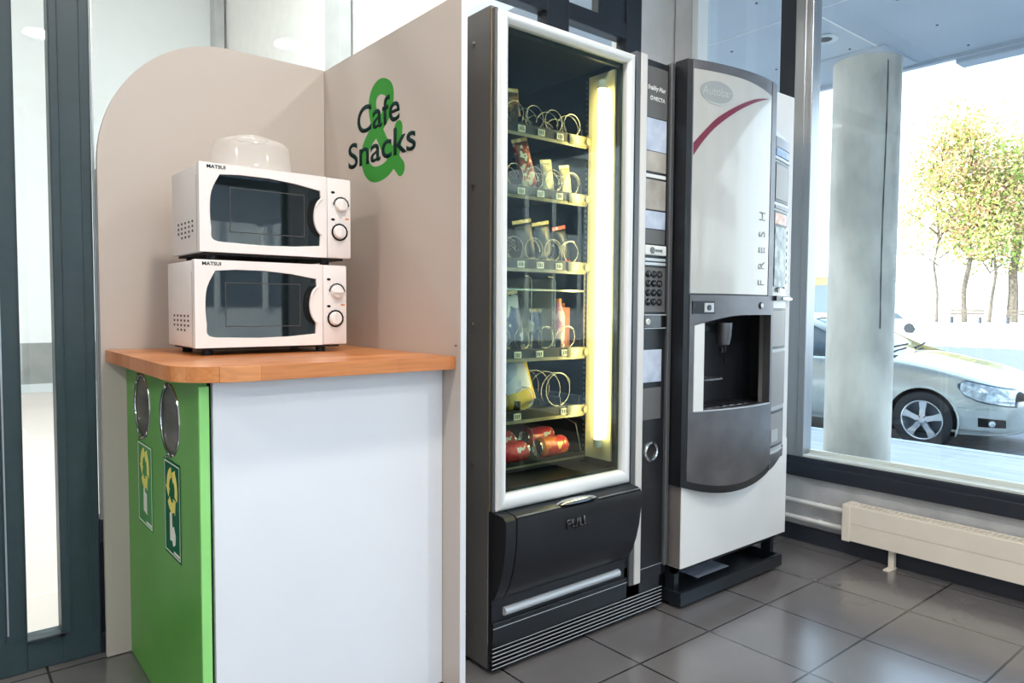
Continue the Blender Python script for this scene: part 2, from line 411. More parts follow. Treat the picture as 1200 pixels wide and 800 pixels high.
# north glazed partition
def fr(bm, x0, x1, z0, z1, bev=.004, y=2.37):
    box(bm, x0, x1, y+(.003 if x1-x0 > z1-z0 else 0), 2.44, z0, z1, bev)
bm = nb(); fr(bm, -1.2, .197, 0, 3.06); box(bm, .148, .187, 2.362, 2.372, .1, 3.06)
fr(bm, .19, .29, 0, .088); fr(bm, .278, .378, 0, 3.06); box(bm, .300, .303, 2.366, 2.372, .09, 3.0); box(bm, .352, .355, 2.366, 2.372, .09, 3.0)
d1 = struct('door_1', bm, 'frame_slate')
bm = nb(); box(bm, .19, .285, 2.40, 2.406, .08, 3.0); obj('glass_pane', bm, 'hall_glass', d1)
bm = nb(); box(bm, .150, .154, 2.358, 2.366, .12, 2.95); obj('trim_line', bm, 'alu', d1)
bm = nb(); box(bm, .27, .286, 2.362, 2.372, .078, .093, .003); box(bm, .195, .29, 2.362, 2.372, .082, .092, .002); obj('glazing_bead', bm, 'frame_navy', d1)
bm = nb()
fr(bm, .378, .45, .33, .40); box(bm, .378, 1.3, 2.385, 2.43, 0, .34); fr(bm, .378, 2.7, 0, .06); fr(bm, .45, 2.7, .33, .40)
fr(bm, .378, 2.75, 2.325, 2.40); fr(bm, 2.13, 2.262, .06, 3.06); fr(bm, 2.645, 2.752, .06, 3.06); fr(bm, .378, 2.752, 2.96, 3.06)
box(bm, 2.46, 2.66, 2.380, 2.43, 2.395, 3.05, .006)
w6 = struct('window_6', bm, 'frame_navy')
bm = nb(); box(bm, .378, 2.645, 2.405, 2.411, .38, 2.97); obj('glass_pane', bm, 'hall_glass', w6)
bm = nb(); box(bm, .384, .396, 2.36, 2.372, .405, 1.42, .002); box(bm, .379, .3835, 2.36, 2.372, .405, 3.0); obj('glazing_bead', bm, 'alu', w6)

# hall behind the partition
sbox('floor_hall', 'hall_tile', -3.6, 3.1, 2.45, 10.0, -.06, -.002)
sbox('wall_hall', 'white_wall', -3.6, 3.12, 10.0, 10.2, -.1, 6.2)
sbox('wall_hall_dado', 'dado', -3.6, 3.0, 9.985, 9.999, .10, .58)
sbox('baseboard_hall', 'skirt_white', -3.6, 3.0, 9.97, 9.999, 0, .10)
sbox('ceiling_hall', 'ceiling_white', -3.6, 3.1, 2.5, 10.0, 6.0, 6.2)
sbox('wall_hall_upper', 'white_wall', -3.6, 3.1, 2.44, 2.5, 3.06, 6.1)
bm = nb(); flat(bm, rect(2.47, 10.2, -.1, 6.1), [rect(2.8, 6.2, .5, 5.6), rect(6.5, 9.8, .5, 5.6)], lambda a, b: (3.0, a, b), (.12, 0, 0)); struct('wall_hall_east', bm, 'plaster')

# ceiling lamps of the room
for i, (x, y) in enumerate(((-1.6, -1.6), (-1.6, .9), (.7, -1.6), (.7, .9), (2.2, -.6))):
    t = thing('ceiling_lamp', 'round recessed ceiling lamp', 'lamp', (x, y, 3.06), 'recessed lamps in the room ceiling')
    bm = nb(); lathe(bm, [(.10, 0), (.13, 0), (.13, -.012), (.10, -.015)], (x, y, 3.06)); obj('rim', bm, 'skirt_white', t, 'auto')
    bm = nb(); cyl(bm, (x, y, 3.052), (0, 0, 1), .10, .012); obj('diffuser', bm, 'lampglow', t)
    l = ceiling_area((x, y, 3.03), CEIL_W, .2, (1, .95, .89))
for x, y in ((-1.5, 3.6), (1.4, 3.6), (-1.5, 5.4), (1.4, 5.4)):  # disc lamps out of view, added to brighten the hall
    t = thing('added_hall_lamp', 'unseen disc lamp added to brighten the hall behind the glass partition', 'lamp', (x, y, 5.6), 'unseen disc lamps added to light the hall')
    bm = nb(); lathe(bm, [(0, .05), (.1, .05), (.3, 0), (.3, -.02), (0, -.02)], (x, y, 5.6)); obj('shade', bm, 'skirt_white', t, 'auto')
    bm = nb(); cyl(bm, (x, y, 5.572), (0, 0, 1), .28, .01); obj('diffuser', bm, 'lampglow', t)
    bm = nb(); cyl(bm, (x, y, 5.83), (0, 0, 1), .006, .36, 8); obj('rod', bm, 'alu', t)
    l = ceiling_area((x, y, 5.54), ATR_W/4, .5, (1, .98, .96))

# ================================================================ RECYCLING COUNTER
cab = thing('recycling_cabinet', 'recycling cabinet with green side and white front under the wooden counter', 'cabinet', (.76, 1.96, 0))
bins = [(2.132, .757), (1.847, .754)]
bm = nb(); flat(bm, rect(1.612, 2.324, .004, .866), [circ(c[0], c[1], .084, 40) for c in bins], lambda a, b: (.448, a, b), (.018, 0, 0)); obj('side_panel', bm, 'green_board', cab)
bm = nb(); box(bm, .448, .468, 1.604, 1.612, .004, .856); obj('panel_edging', bm, 'green_edge', cab)
bm = nb(); box(bm, .475, 1.07, 1.600, 1.618, .004, .864, .001); obj('front_panel', bm, 'white_board', cab)
bm = nb(); box(bm, .468, 1.068, 1.62, 2.32, .03, .862); obj('carcass', bm, 'rubber', cab)
for k, (cy, cz) in enumerate(bins):
    bm = nb(); lathe(bm, [(.082, 0), (.0825, .0015), (.086, .0035), (.0885, .0025), (.090, 0), (.082, 0)], (.4478, cy, cz), (-1, 0, 0), 48)
    r = obj('bin_ring', bm, 'chrome', cab, 'auto')
    bm = nb(); lathe(bm, [(0, .0), (.05, -.0004), (.0835, -.0012), (.0838, -.004)], (.4484, cy, cz), (-1, 0, 0), 48)
    f = obj('flap', bm, 'flap_steel', r, 'auto')
    bm = nb(); cyl(bm, (.441, cy, cz+.087), (1, 0, 0), .004, .01, 10); cyl(bm, (.441, cy, cz-.087), (1, 0, 0), .004, .01, 10); obj('screw', bm, 'steel', r)
def arrow_ring(bm, cy, cz, R, X, ry):
    for k in range(3):
        a0 = math.radians(90+120*k+8); o = []
        N = 8
        for i in range(N+1):
            a = a0+math.radians(78)*i/N; o.append((R*1.28*math.cos(a), R*1.28*math.sin(a)))
        a = a0+math.radians(78); o.append((R*1.48*math.cos(a), R*1.48*math.sin(a))); a = a0+math.radians(112); o.append((R*.98*math.cos(a), R*.98*math.sin(a)))
        a = a0+math.radians(78); o.append((R*.50*math.cos(a), R*.50*math.sin(a)))
        for i in range(N+1):
            a = a0+math.radians(78)*(1-i/N); o.append((R*.70*math.cos(a), R*.70*math.sin(a)))
        flat(bm, [(cy-p[0]*ry, cz+p[1]) for p in o], [], lambda a, b: (X, a, b), (-.0006, 0, 0))
for cy, cz, hw, hh, m, lab in ((2.11, .545, .08, .115, 'sticker_pale', 'faded pale green recycling sticker'), (1.833, .540, .072, .118, 'sticker_green', 'dark green recycling sticker')):
    bm = nb(); flat(bm, rect(cy-hw, cy+hw, cz-hh, cz+hh), [], lambda a, b: (.4475, a, b), (-.0008, 0, 0)); s = obj('sticker', bm, m, cab); s['label'] = lab
    bm = nb(); flat(bm, rect(cy-hw+.005, cy+hw-.005, cz-hh+.006, cz+hh-.006), [rect(cy-hw+.008, cy+hw-.008, cz-hh+.009, cz+hh-.009)], lambda a, b: (.4467, a, b), (-.0004, 0, 0))
    bm2 = bm; obj('border', bm2, 'sticker_white', s)
    bm = nb(); arrow_ring(bm, cy, cz+.046, .043, .4467, .86); obj('recycling_symbol', bm, 'yellow', s)
    bm = nb()
    if m == 'sticker_green':
        flat(bm, [(cy+.022, cz-.080), (cy+.022, cz-.012), (cy+.004, cz-.006), (cy+.002, cz-.045), (cy-.012, cz-.040), (cy-.028, cz-.060), (cy-.024, cz-.082), (cy-.006, cz-.090), (cy+.002, cz-.078)], [], lambda a, b: (.4467, a, b), (-.0006, 0, 0))
    else:
        flat(bm, [(cy+.018, cz-.072), (cy+.016, cz-.005), (cy+.003, cz-.002), (cy+.003, cz-.020), (cy-.018, cz-.022), (cy-.020, cz-.078)], [], lambda a, b: (.4467, a, b), (-.0006, 0, 0))
    obj('bottle_symbol', bm, 'sticker_white', s)
    bm = nb(); flat(bm, rect(cy-hw+.012, cy-.010, cz-hh+.012, cz-hh+.018), [], lambda a, b: (.4467, a, b), (-.0004, 0, 0)); obj('small_print', bm, 'sticker_white', s)

bm = nb(); o = [(.395, 2.322), (1.0695, 2.322), (1.0695, 1.541)]
o += [(.395+.135+.135*math.cos(math.radians(a)), 1.541+.125+.125*math.sin(math.radians(a))) for a in range(270, 179, -6)]
flat(bm, o[::-1], [], lambda a, b: (a, b, .868), (0, 0, .034))
ct = obj('countertop', bm, 'wood', None, 'auto', at=(.73, 1.93, .868))
bv = ct.modifiers.new('b', 'BEVEL'); bv.width = .0025; bv.segments = 2; bv.limit_method = 'ANGLE'
tag(ct, 'wooden butcher-block worktop with a rounded corner on the recycling cabinet', 'worktop')

# back panel with the big rounded corner
bm = nb(); o = [(.384, .003), (1.0695, .003), (1.0695, 1.832)]
o += [(.755, 1.832)]+[(.755+.371*math.cos(math.radians(a)), 1.832-.40+.40*math.sin(math.radians(a))) for a in range(96, 181, 4)]
flat(bm, o, [], lambda a, b: (a, 2.326, b), (0, .018, 0)); bp_ = obj('back_panel', bm, 'panel_beige', None, at=(.73, 2.33, .003))
tag(bp_, 'tall beige back panel with a large rounded corner behind the microwaves', 'panel')
# divider
dv = thing('divider_panel', 'tall beige divider panel lettered Cafe & Snacks beside the snack machine', 'panel', (1.078, 1.92, 0))
bm = nb(); box(bm, 1.071, 1.087, 1.518, 2.344, .003, 1.83); obj('board', bm, 'panel_beige', dv)
bm = nb(); box(bm, 1.0705, 1.0875, 1.515, 1.518, .003, 1.8305); obj('edge_band', bm, 'panel_edge', dv)
amp = [(1.820, 1.431), (1.917, 1.517), (1.976, 1.601), (1.987, 1.653), (1.966, 1.683), (1.925, 1.688), (1.884, 1.664), (1.889, 1.617), (1.932, 1.581), (2.000, 1.548), (2.038, 1.507), (2.021, 1.457), (1.972, 1.433), (1.902, 1.440), (1.849, 1.476), (1.832, 1.546)]
pp = smoothpath([(0, a, b) for a, b in amp[1:]], 6); pp = [Vector((0, amp[0][0], amp[0][1]))]+pp
def inkshape(bm, P, hw, X, cell=.0025):
    ys = [p.y for p in P]; zs2 = [p.z for p in P]; y0, z0 = min(ys)-hw-.01, min(zs2)-hw-.01
    ny, nz = int((max(ys)+hw+.01-y0)/cell)+1, int((max(zs2)+hw+.01-z0)/cell)+1
    segs = [(P[k].y, P[k].z, P[k+1].y-P[k].y, P[k+1].z-P[k].z) for k in range(len(P)-1)]
    def dist(a, b):
        m_ = 9
        for py, pz, dy, dz in segs:
            q = dy*dy+dz*dz; t = max(0, min(1, ((a-py)*dy+(b-pz)*dz)/q)) if q else 0
            m_ = min(m_, (a-py-t*dy)**2+(b-pz-t*dz)**2)
        return m_**.5-hw
    V = [[dist(y0+i*cell, z0+j*cell) for j in range(nz+1)] for i in range(ny+1)]
    for i in range(ny):
        for j in range(nz):
            c = [(i, j), (i+1, j), (i+1, j+1), (i, j+1)]; o = []
            for k in range(4):
                a, b = c[k], c[(k+1) % 4]; va, vb = V[a[0]][a[1]], V[b[0]][b[1]]
                if va <= 0: o.append(a)
                if (va <= 0) != (vb <= 0):
                    t = va/(va-vb); o.append((a[0]+(b[0]-a[0])*t, a[1]+(b[1]-a[1])*t))
            if len(o) >= 3: bm.faces.new([bm.verts.new((X, y0+a*cell, z0+b*cell)) for a, b in o][::-1])
    bmesh.ops.remove_doubles(bm, verts=bm.verts[:], dist=1e-6)
bm = nb(); inkshape(bm, pp, .0235, 1.0707); a_ = obj('ampersand', bm, 'amp_green', dv)
for s_t, y0, y1, z, size in (('Cafe', 2.090, 1.832, 1.572, .118), ('Snacks', 2.152, 1.744, 1.473, .112)):
    wd = textw(s_t, size); text('lettering', s_t, size, (1.0703, y0, z), (0, -1, 0), 'text_dark', dv, sx=(y0-y1)/wd, depth=.0003, bold=.0012)
bm = nb(); cyl(bm, (1.068, 1.535, .93), (1, 0, 0), .003, .005, 10); obj('screw', bm, 'steel', dv)

# ================================================================ MICROWAVES
def microwave(x, y, z, label, dial):
    W, H, D, K = .417, .225, .262, 1.027
    t = thing('microwave', label, 'microwave', (x+W/2, y+D/2, z), 'white microwaves on the counter')
    P = lambda a, b: (x+a*K, y, z+.001+b*K)
    bm = nb(); box(bm, x+.002, x+W-.002, y+.022, y+D, z, z+H-.001, .003); obj('body', bm, 'mw_white', t, 'auto')
    win = [(.050, .192), (.10, .196), (.171, .196), (.245, .190), (.315, .179), (.3165, .159), (.307, .150), (.3005, .137), (.2965, .120), (.2955, .104), (.298, .087), (.305, .071), (.3145, .060), (.313, .030), (.24, .024), (.161, .022), (.09, .024), (.034, .029), (.028, .06), (.0255, .104), (.030, .15)]
    wn = [(p.x, p.y) for p in smoothpath([(a, b, 0) for a, b in win[5:13]], 3)]
    lf = [(p.x, p.y) for p in smoothpath([(a, b, 0) for a, b in win[15:21]+win[0:1]], 4)]
    win2 = win[1:5]+wn+win[13:15]+lf
    bm = nb(); flat(bm, rect(.003/K*0+.0005, .3335, -.001, .2185), [win2[::-1]], lambda a, b: (x+a*K, y, z+.001+b*K), (0, .022, 0))
    d = obj('door', bm, 'mw_white', t)
    bv = d.modifiers.new('b', 'BEVEL'); bv.width = .0022; bv.segments = 2; bv.limit_method = 'ANGLE'; bv.angle_limit = 1.2
    bm = nb(); box(bm, x+.015, x+.330, y+.006, y+.012, z+.010, z+.214); obj('window', bm, 'mw_dark', d)
    # the pocket behind the scalloped handle edge
    cr = [(.3165, .159), (.300, .158), (.288, .145), (.2825, .125), (.281, .104), (.284, .083), (.292, .066), (.306, .056), (.3145, .060)]
    bm = nb(); flat(bm, [(p.x, p.y) for p in smoothpath([(a, b, 0) for a, b in cr], 3)]+[(.33, .06), (.33, .159)], [], lambda a, b: (x+a*K, y+.0035, z+.001+b*K), (0, .003, 0)); obj('handle_recess', bm, 'mw_black', d)
    # raised handle lip
    bm = nb(); tube(bm, [(x+p.x*K+.003, y-.001, z+p.y*K) for p in smoothpath([(a, b, 0) for a, b in win[5:13]], 3)], .0035, 8); obj('handle', bm, 'mw_white', d, 'all')
    # perforated screen outline seen through the dark window
    bm = nb(); flat(bm, rect(.075, .272, .052, .165), [rect(.077, .270, .054, .163)], lambda a, b: (x+a*K, y+.0056, z+b*K), (0, -.0004, 0)); obj('screen_edge', bm, 'vent_dark', d)
    bm = nb(); box(bm, x+.3350*K, x+W, y+.001, y+.022, z, z+H, .004); cp = obj('control_panel', bm, 'mw_white', t, 'auto')
    bm = nb(); box(bm, x+.3334*K, x+.3352*K, y+.006, y+.02, z+.002, z+H-.002); obj('seam', bm, 'mw_seam', t)
    text('lettering', 'MATSUI', .0125, (x+.019, y-.0002, z+H-.0135), (1, 0, 0), 'text_dark', d, depth=.0004, sx=1.1, bold=.0003)
    for k, (kx, kz) in enumerate(((.376, .146), (.371, .072))):
        c = Vector((x+kx*K, y, z+kz*K))
        bm = nb(); lathe(bm, [(.0205, .0), (.0245, .0), (.0245, .0018), (.0205, .0018), (.0205, 0)], c, (0, -1, 0), 40)
        if k == 0:
            bm.free(); bm = nb(); tube(bm, [c+Vector((.0228*math.cos(a), -.0008, .0228*math.sin(a))) for a in [math.radians(q) for q in range(-5, 186, 8)]], .0016, 6)
        obj('dial_ring', bm, 'mw_black', cp)
        bm = nb(); lathe(bm, [(0, .009), (.015, .009), (.0175, .007), (.0198, .001), (.0198, 0)], c, (0, -1, 0), 36)
        kn = obj('knob', bm, 'mw_white', cp, 'auto')
        a = dial[k]; bm = nb(); t2 = bmesh.new(); bmesh.ops.create_cube(t2, size=1)
        for v in t2.verts: v.co = Matrix.Rotation(a, 4, 'Y') @ Vector((v.co.x*.0085, v.co.y*.007, v.co.z*.034)) + c+Vector((0, -.0105, 0))
        bmesh.ops.bevel(t2, geom=t2.edges[:], offset=.002, segments=2, affect='EDGES'); join(bm, t2); obj('grip', bm, 'mw_white', kn, 'auto')
    bm = nb()
    for k in range(9):
        a = math.radians(-20+k*27); cyl(bm, (x+.376*K+.027*math.cos(a), y+.0005, z+.146*K+.027*math.sin(a)), (0, 1, 0), .0007, .001, 6)
        cyl(bm, (x+.371*K+.027*math.cos(a), y+.0005, z+.072*K+.027*math.sin(a)), (0, 1, 0), .0007, .001, 6)
    obj('dial_marks', bm, 'vent_dark', cp)
    bm = nb(); flat(bm, circ(x+.352*K, z+.180*K, .006, 16, .0036), [], lambda a, b: (a, y+.001, b), (0, -.0006, 0)); flat(bm, circ(x+.352*K, z+.106*K, .006, 16, .0036), [], lambda a, b: (a, y+.001, b), (0, -.0006, 0)); obj('badge', bm, 'mw_black', cp)
    bm = nb(); flat(bm, rect(x+.388*K, x+.400*K, z+.108*K, z+.112*K), [], lambda a, b: (a, y+.001, b), (0, -.0005, 0)); obj('mark', bm, 'orange_mark', cp)
    # vents on the left side
    bm = nb()
    for r in range(4):
        for q in range(5):
            if r == 3 and q in (0, 4): continue
            yy = y+.060+q*.033; box(bm, x+.0008, x+.003, yy, yy+.010, z+.041+(3-r)*.0125, z+.0465+(3-r)*.0125)
    obj('vent_slots', bm, 'vent_dark', t)
    bm = nb(); box(bm, x+.0012, x+.003, y+.026, y+.0272, z+.004, z+H-.03); obj('side_seam', bm, 'mw_seam', t)
    for fx in (.04, .35):
        for fy in (.035, .22):
            bm = nb(); cyl(bm, (x+fx, y+fy, z-.0095), (0, 0, 1), .013, .021, 16); obj('foot', bm, 'rubber', t)
    bm = nb(); box(bm, x+.015, x+W-.02, y+.012, y+D-.01, z-.006, z-.0002); obj('underside', bm, 'rubber', t)
    return t
microwave(.523, 1.90, .922, 'lower white microwave standing on the wooden counter', (PI/2, .0))
microwave(.537, 1.90, 1.1675, 'upper white microwave stacked on the other one', (.25, .25))
# plastic cover on top
bm = nb(); cx, cy, cz = .715, 2.03, 1.3925
lathe(bm, [(.121, 0), (.121, .004), (.1105, .008), (.1085, .02), (.1035, .072), (.097, .086), (.080, .094), (.045, .100), (0, .102)], (cx, cy, cz), (0, 0, 1), 56)
lathe(bm, [(.050, .1005), (.048, .105), (.044, .105), (.043, .1005)], (cx, cy, cz), (0, 0, 1), 40)
o = obj('microwave_cover', bm, 'lid_plastic', None, 'all', at=(cx, cy, cz)); tag(o, 'translucent plastic dome cover lying on the upper microwave', 'cover')
sm = o.modifiers.new('s', 'SOLIDIFY'); sm.thickness = .0018

# ================================================================ SNACK MACHINE
X0, X1, YF, YB = 1.197, 1.954, 1.541, 2.31
vm = thing('snack_vending_machine', 'black and silver snack vending machine with lit glass front', 'vending machine', (1.57, 1.92, 0))
bm = nb()
box(bm, X0, X0+.03, 1.562, YB, .012, 1.845, .002)
obj('side_panel', bm, 'vend_side', vm)
bm = nb(); box(bm, 1.924, X1-.002, 1.60, YB, .012, 1.845); box(bm, X0+.03, 1.924, YB-.02, YB, .012, 1.845); box(bm, X0+.03, 1.924, 1.60, YB, 1.825, 1.845); box(bm, X0+.03, 1.924, 1.60, YB, .012, .50); obj('cabinet_shell', bm, 'vend_side', vm)
bm = nb()
for z in (1.762, 1.372, .982, .586, .11, .14):
    cyl(bm, (X0-.002, 1.633 if z != .14 else 1.66, z), (1, 0, 0), .006, .006, 12, bev=.0015)
obj('screws', bm, 'steel', vm)
bm = nb()
for fx in (1.25, 1.9):
    for fy in (1.62, 2.25): cyl(bm, (fx, fy, .006), (0, 0, 1), .02, .012, 16)
obj('feet', bm, 'rubber', vm)
# inner lining
bm = nb(); box(bm, 1.232, 1.25, 1.60, 2.28, .50, 1.82); box(bm, 1.25, 1.72, 2.26, 2.28, .50, 1.82); box(bm, 1.25, 1.72, 1.60, 2.28, 1.81, 1.822); box(bm, 1.25, 1.72, 1.60, 2.28, .50, .506); obj('lining', bm, 'vend_inner', vm)
bm = nb(); box(bm, 1.724, 1.745, 1.60, 2.28, .50, 1.822); obj('inner_wall', bm, 'vend_inner', vm)
bm = nb()
for k in range(70):
    z = .56+k*.0176; box(bm, 1.7205, 1.7238, 1.712, 1.718, z, z+.008)
obj('shelf_rail', bm, 'tray_metal', vm)
# lamp at the right
bm = nb(); box(bm, 1.716, 1.723, 1.585, 1.700, .53, 1.79); obj('lamp_reflector', bm, 'reflector', vm)
bm = nb(); tube(bm, [(1.703, 1.628, .60), (1.703, 1.628, 1.735)], .013, 16); lt = obj('lamp_tube', bm, 'lamp_tube', vm, 'auto')
bm = nb(); cyl(bm, (1.703, 1.628, 1.748), (0, 0, 1), .015, .026, 16); cyl(bm, (1.703, 1.628, .587), (0, 0, 1), .015, .026, 16); obj('tube_cap', bm, 'slot_white', lt, 'auto')
# door edge with piano hinge
bm = nb(); box(bm, X0, X0+.008, 1.541, 1.5545, .465, 1.834, .001); box(bm, X0+.001, X0+.012, 1.5565, 1.561, .465, 1.836); obj('door_edge', bm, 'strip_dark', vm)
bm = nb(); cyl(bm, (X0-.001, 1.5555, 1.15), (0, 0, 1), .0028, 1.37, 8)
obj('piano_hinge', bm, 'brass', vm)
# glass door frame, convex profile
def framebar(bm, a, b, prof):
    pass
bm = nb(); outer = rrect(1.2065, 1.757, .464, 1.832, .012); inner = rect(1.241, 1.722, .508, 1.800)
flat(bm, outer, [inner], lambda a, b: (a, 1.541, b), (0, .03, 0))
fo = rrect(1.2065, 1.757, .464, 1.832, .012)
for q in range(4):
    pass
# bulged front: four mitred half-round bars
def bar(bm, p0, p1, m0, m1, w_, h_):
    pass
cx0, cx1, cz0, cz1 = 1.2065, 1.757, .464, 1.832; ix0, ix1, iz0, iz1 = 1.241, 1.722, .508, 1.800
NP = 8; rings = []
for (ax, az), (bx, bz) in (((cx0, cz0), (ix0, iz0)), ((cx1, cz0), (ix1, iz0)), ((cx1, cz1), (ix1, iz1)), ((cx0, cz1), (ix0, iz1))):
    rings.append([bm.verts.new((ax+(bx-ax)*k/NP, 1.5409-.013*math.sin(PI*k/NP)**.7, az+(bz-az)*k/NP)) for k in range(NP+1)])
for i in range(4):
    A, B = rings[i], rings[(i+1) % 4]
    for k in range(NP): bm.faces.new((A[k], A[k+1], B[k+1], B[k]))
df = obj('door_frame', bm, 'silver_paint', vm, 'auto')
bm = nb(); flat(bm, rect(1.236, 1.727, .503, 1.806), [rect(1.250, 1.712, .516, 1.788)], lambda a, b: (a, 1.558, b), (0, .012, 0)); obj('gasket', bm, 'vend_black', vm)
bm = nb(); box(bm, 1.238, 1.725, 1.552, 1.557, .505, 1.803); obj('glass_pane', bm, 'vend_glass', vm)
# lower front: delivery flap
bm = nb(); box(bm, X0+.002, 1.82, 1.545, 1.60, .075, .470); box(bm, 1.745, 1.924, 1.545, 1.60, .075, .18); obj('lower_front', bm, 'vend_black', vm)
prof = [(1.545, .462), (1.500, .458), (1.487, .448), (1.485, .43), (1.487, .39), (1.493, .34), (1.505, .29), (1.520, .25), (1.536, .222), (1.545, .212)]
def profbox(bm, x0, x1, pr_):
    A = [bm.verts.new((x0, a, b)) for a, b in pr_]; B = [bm.verts.new((x1, a, b)) for a, b in pr_]; n = len(pr_)
    for k in range(n): bm.faces.new((A[k], A[(k+1) % n], B[(k+1) % n], B[k]))
    bm.faces.new(A[::-1]); bm.faces.new(B)
bm = nb(); profbox(bm, X0+.004, 1.237, prof); fc = obj('flap_cheek', bm, 'vend_black', vm, 'auto')
# the flap itself: top ledge has a scooped grip
def flapshape(bm, x0, x1):
    n = 40; A = []
    for i in range(n+1):
        x = x0+(x1-x0)*i/n; s = 0
        if 1.405 < x < 1.565: s = math.sin(PI*(x-1.405)/.16)
        row = []
        for j, (a, b) in enumerate(prof):
            yy, zz = a, b
            if j == 1: zz -= .002*s; yy = a
            if j == 0: yy = a
            row.append(bm.verts.new((x, yy, zz)))
        A.append(row)
    for a, b in zip(A, A[1:]):
        for k in range(len(prof)): bm.faces.new((a[k], a[(k+1) % len(prof)], b[(k+1) % len(prof)], b[k]))
    bm.faces.new(A[0]); bm.faces.new(A[-1][::-1])
bm = nb(); flapshape(bm, 1.241, 1.757); fl = obj('delivery_flap', bm, 'vend_black', vm, 'auto')
bm = nb(); lathe(bm, [(0, .006), (.03, .0055), (.055, .0045), (.068, .0025), (.078, 0)], (0, 0, 0), (0, 0, 1), 40)
for v in bm.verts: v.co = Vector((1.485+v.co.x*1.03, 1.505+v.co.y*.32, .4585+v.co.z*1.4))
obj('handle', bm, 'chrome', fl, 'all')
bm = nb(); box(bm, 1.241, 1.405, 1.4885, 1.492, .4535, .4565); box(bm, 1.565, 1.757, 1.4885, 1.492, .4535, .4565); obj('edge_trim', bm, 'alu', fl)
text('lettering', 'PULL', .040, (1.425, 1.4848, .386), (1, 0, 0), 'button_black', fl, depth=.002, bold=.0012)
bm = nb(); tube(bm, [(1.237, 1.540, .176), (1.712, 1.540, .176)], .012, 12); obj('chrome_bar', bm, 'ridge', vm, 'auto')
bm = nb(); box(bm, X0+.002, 1.752, 1.538, 1.548, .083, .150, .002); obj('lower_plate', bm, 'vend_black', vm)
bm = nb(); box(bm, X0+.002, 1.752, 1.5372, 1.540, .1335, .1355); obj('trim_line', bm, 'ridge', vm)
# kick grille
bm = nb(); box(bm, X0+.001, 1.934, 1.556, 1.60, .014, .083)
for k in range(6): box(bm, X0+.001, 1.934, 1.541, 1.560, .014+k*.0115, .0195+k*.0115, .001, 1)
obj('kick_grille', bm, 'vend_black', vm)
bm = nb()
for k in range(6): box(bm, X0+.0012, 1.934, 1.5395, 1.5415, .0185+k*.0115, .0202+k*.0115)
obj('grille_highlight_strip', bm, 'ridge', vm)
# payment column
bm = nb(); box(bm, 1.762, 1.784, 1.536, 1.60, .118, 1.845, .002); obj('column_side_strip', bm, 'strip_dark', vm)
bm = nb(); box(bm, 1.784, 1.815, 1.534, 1.60, .118, 1.845, .003); obj('silver_strip', bm, 'silver_strip', vm)
bm = nb(); box(bm, 1.934, 1.953, 1.532, 1.602, .150, 1.845, .003); obj('silver_strip', bm, 'strip_dark', vm)
bm = nb(); box(bm, 1.815, 1.934, 1.544, 1.602, .118, 1.836); pp_ = obj('payment_panel', bm, 'vend_black', vm)
def pl(name, m, x0, x1, z0, z1, y=1.5405, b=.001):
    bm = nb(); box(bm, x0, x1, y, 1.546, z0, z1, b); return obj(name, bm, m, pp_)
g = pl('brand_plate', 'grey_label', 1.818, 1.924, 1.652, 1.815)
text('lettering', 'Snakky Max', .0215, (1.822, 1.5402, 1.740), (1, 0, 0), 'slot_white', g, depth=.0004, shear=.3, sx=.86, bold=.0006)
text('lettering', 'NECTA', .0175, (1.853, 1.5402, 1.708), (1, 0, 0), 'slot_white', g, depth=.0004, bold=.0005, sx=1.0)
bm = nb(); flat(bm, circ(1.843, 1.7145, .007), [circ(1.843, 1.7145, .004)], lambda a, b: (a, 1.5404, b), (0, -.0005, 0)); obj('brand_ring', bm, 'slot_white', g)
pl('notice', 'paper_blue', 1.818, 1.922, 1.545, 1.650); pl('notice', 'paper_warm', 1.818, 1.922, 1.478, 1.543)
pl('notice', 'slot_white', 1.818, 1.922, 1.458, 1.470); pl('notice', 'paper_warm', 1.818, 1.922, 1.355, 1.452); pl('notice', 'paper_blue', 1.818, 1.922, 1.292, 1.350); pl('notice', 'grey_label', 1.818, 1.922, 1.243, 1.289)
cs = pl('coin_slot_plate', 'slot_white', 1.818, 1.926, 1.205, 1.238, 1.536, .004)
bm = nb(); flat(bm, circ(1.852, 1.221, .011), [], lambda a, b: (a, 1.5355, b), (0, -.002, 0)); box(bm, 1.868, 1.902, 1.5335, 1.5362, 1.2175, 1.2245); obj('coin_slot', bm, 'button_black', cs)
for k in range(2):
    pl('ridge_plate', 'ridge', 1.819, 1.925, 1.172+k*.014, 1.182+k*.014, 1.538)
kp = pl('keypad', 'grey_label', 1.818, 1.926, 1.018, 1.166)
for r in range(4):
    for q in range(3):
        bm = nb(); lathe(bm, [(0, .007), (.007, .0065), (.0112, .004), (.0122, 0)], (1.838+q*.0285, 1.5403, 1.143-r*.0305), (0, -1, 0), 20); obj('button', bm, 'button_black', kp, 'auto')
kl = pl('lock_plate', 'button_black', 1.817, 1.926, .966, 1.008, 1.534, .002)
bm = nb(); lathe(bm, [(0, .003), (.006, .003), (.009, .003), (.0105, 0)], (1.8335, 1.534, .987), (0, -1, 0), 24); obj('lock', bm, 'slot_white', kl, 'auto')
bm = nb(); box(bm, 1.817, 1.926, 1.533, 1.535, 1.0075, 1.0105); box(bm, 1.817, 1.926, 1.533, 1.535, .9635, .966); obj('trim', bm, 'ridge', kl)
text('small_print', 'o', .02, (1.8285, 1.5308, .982), (1, 0, 0), 'button_black', kl, depth=.0003)
pl('notice', 'paper_blue', 1.820, 1.914, .785, .893); pl('notice', 'grey_label', 1.820, 1.914, .660, .766)
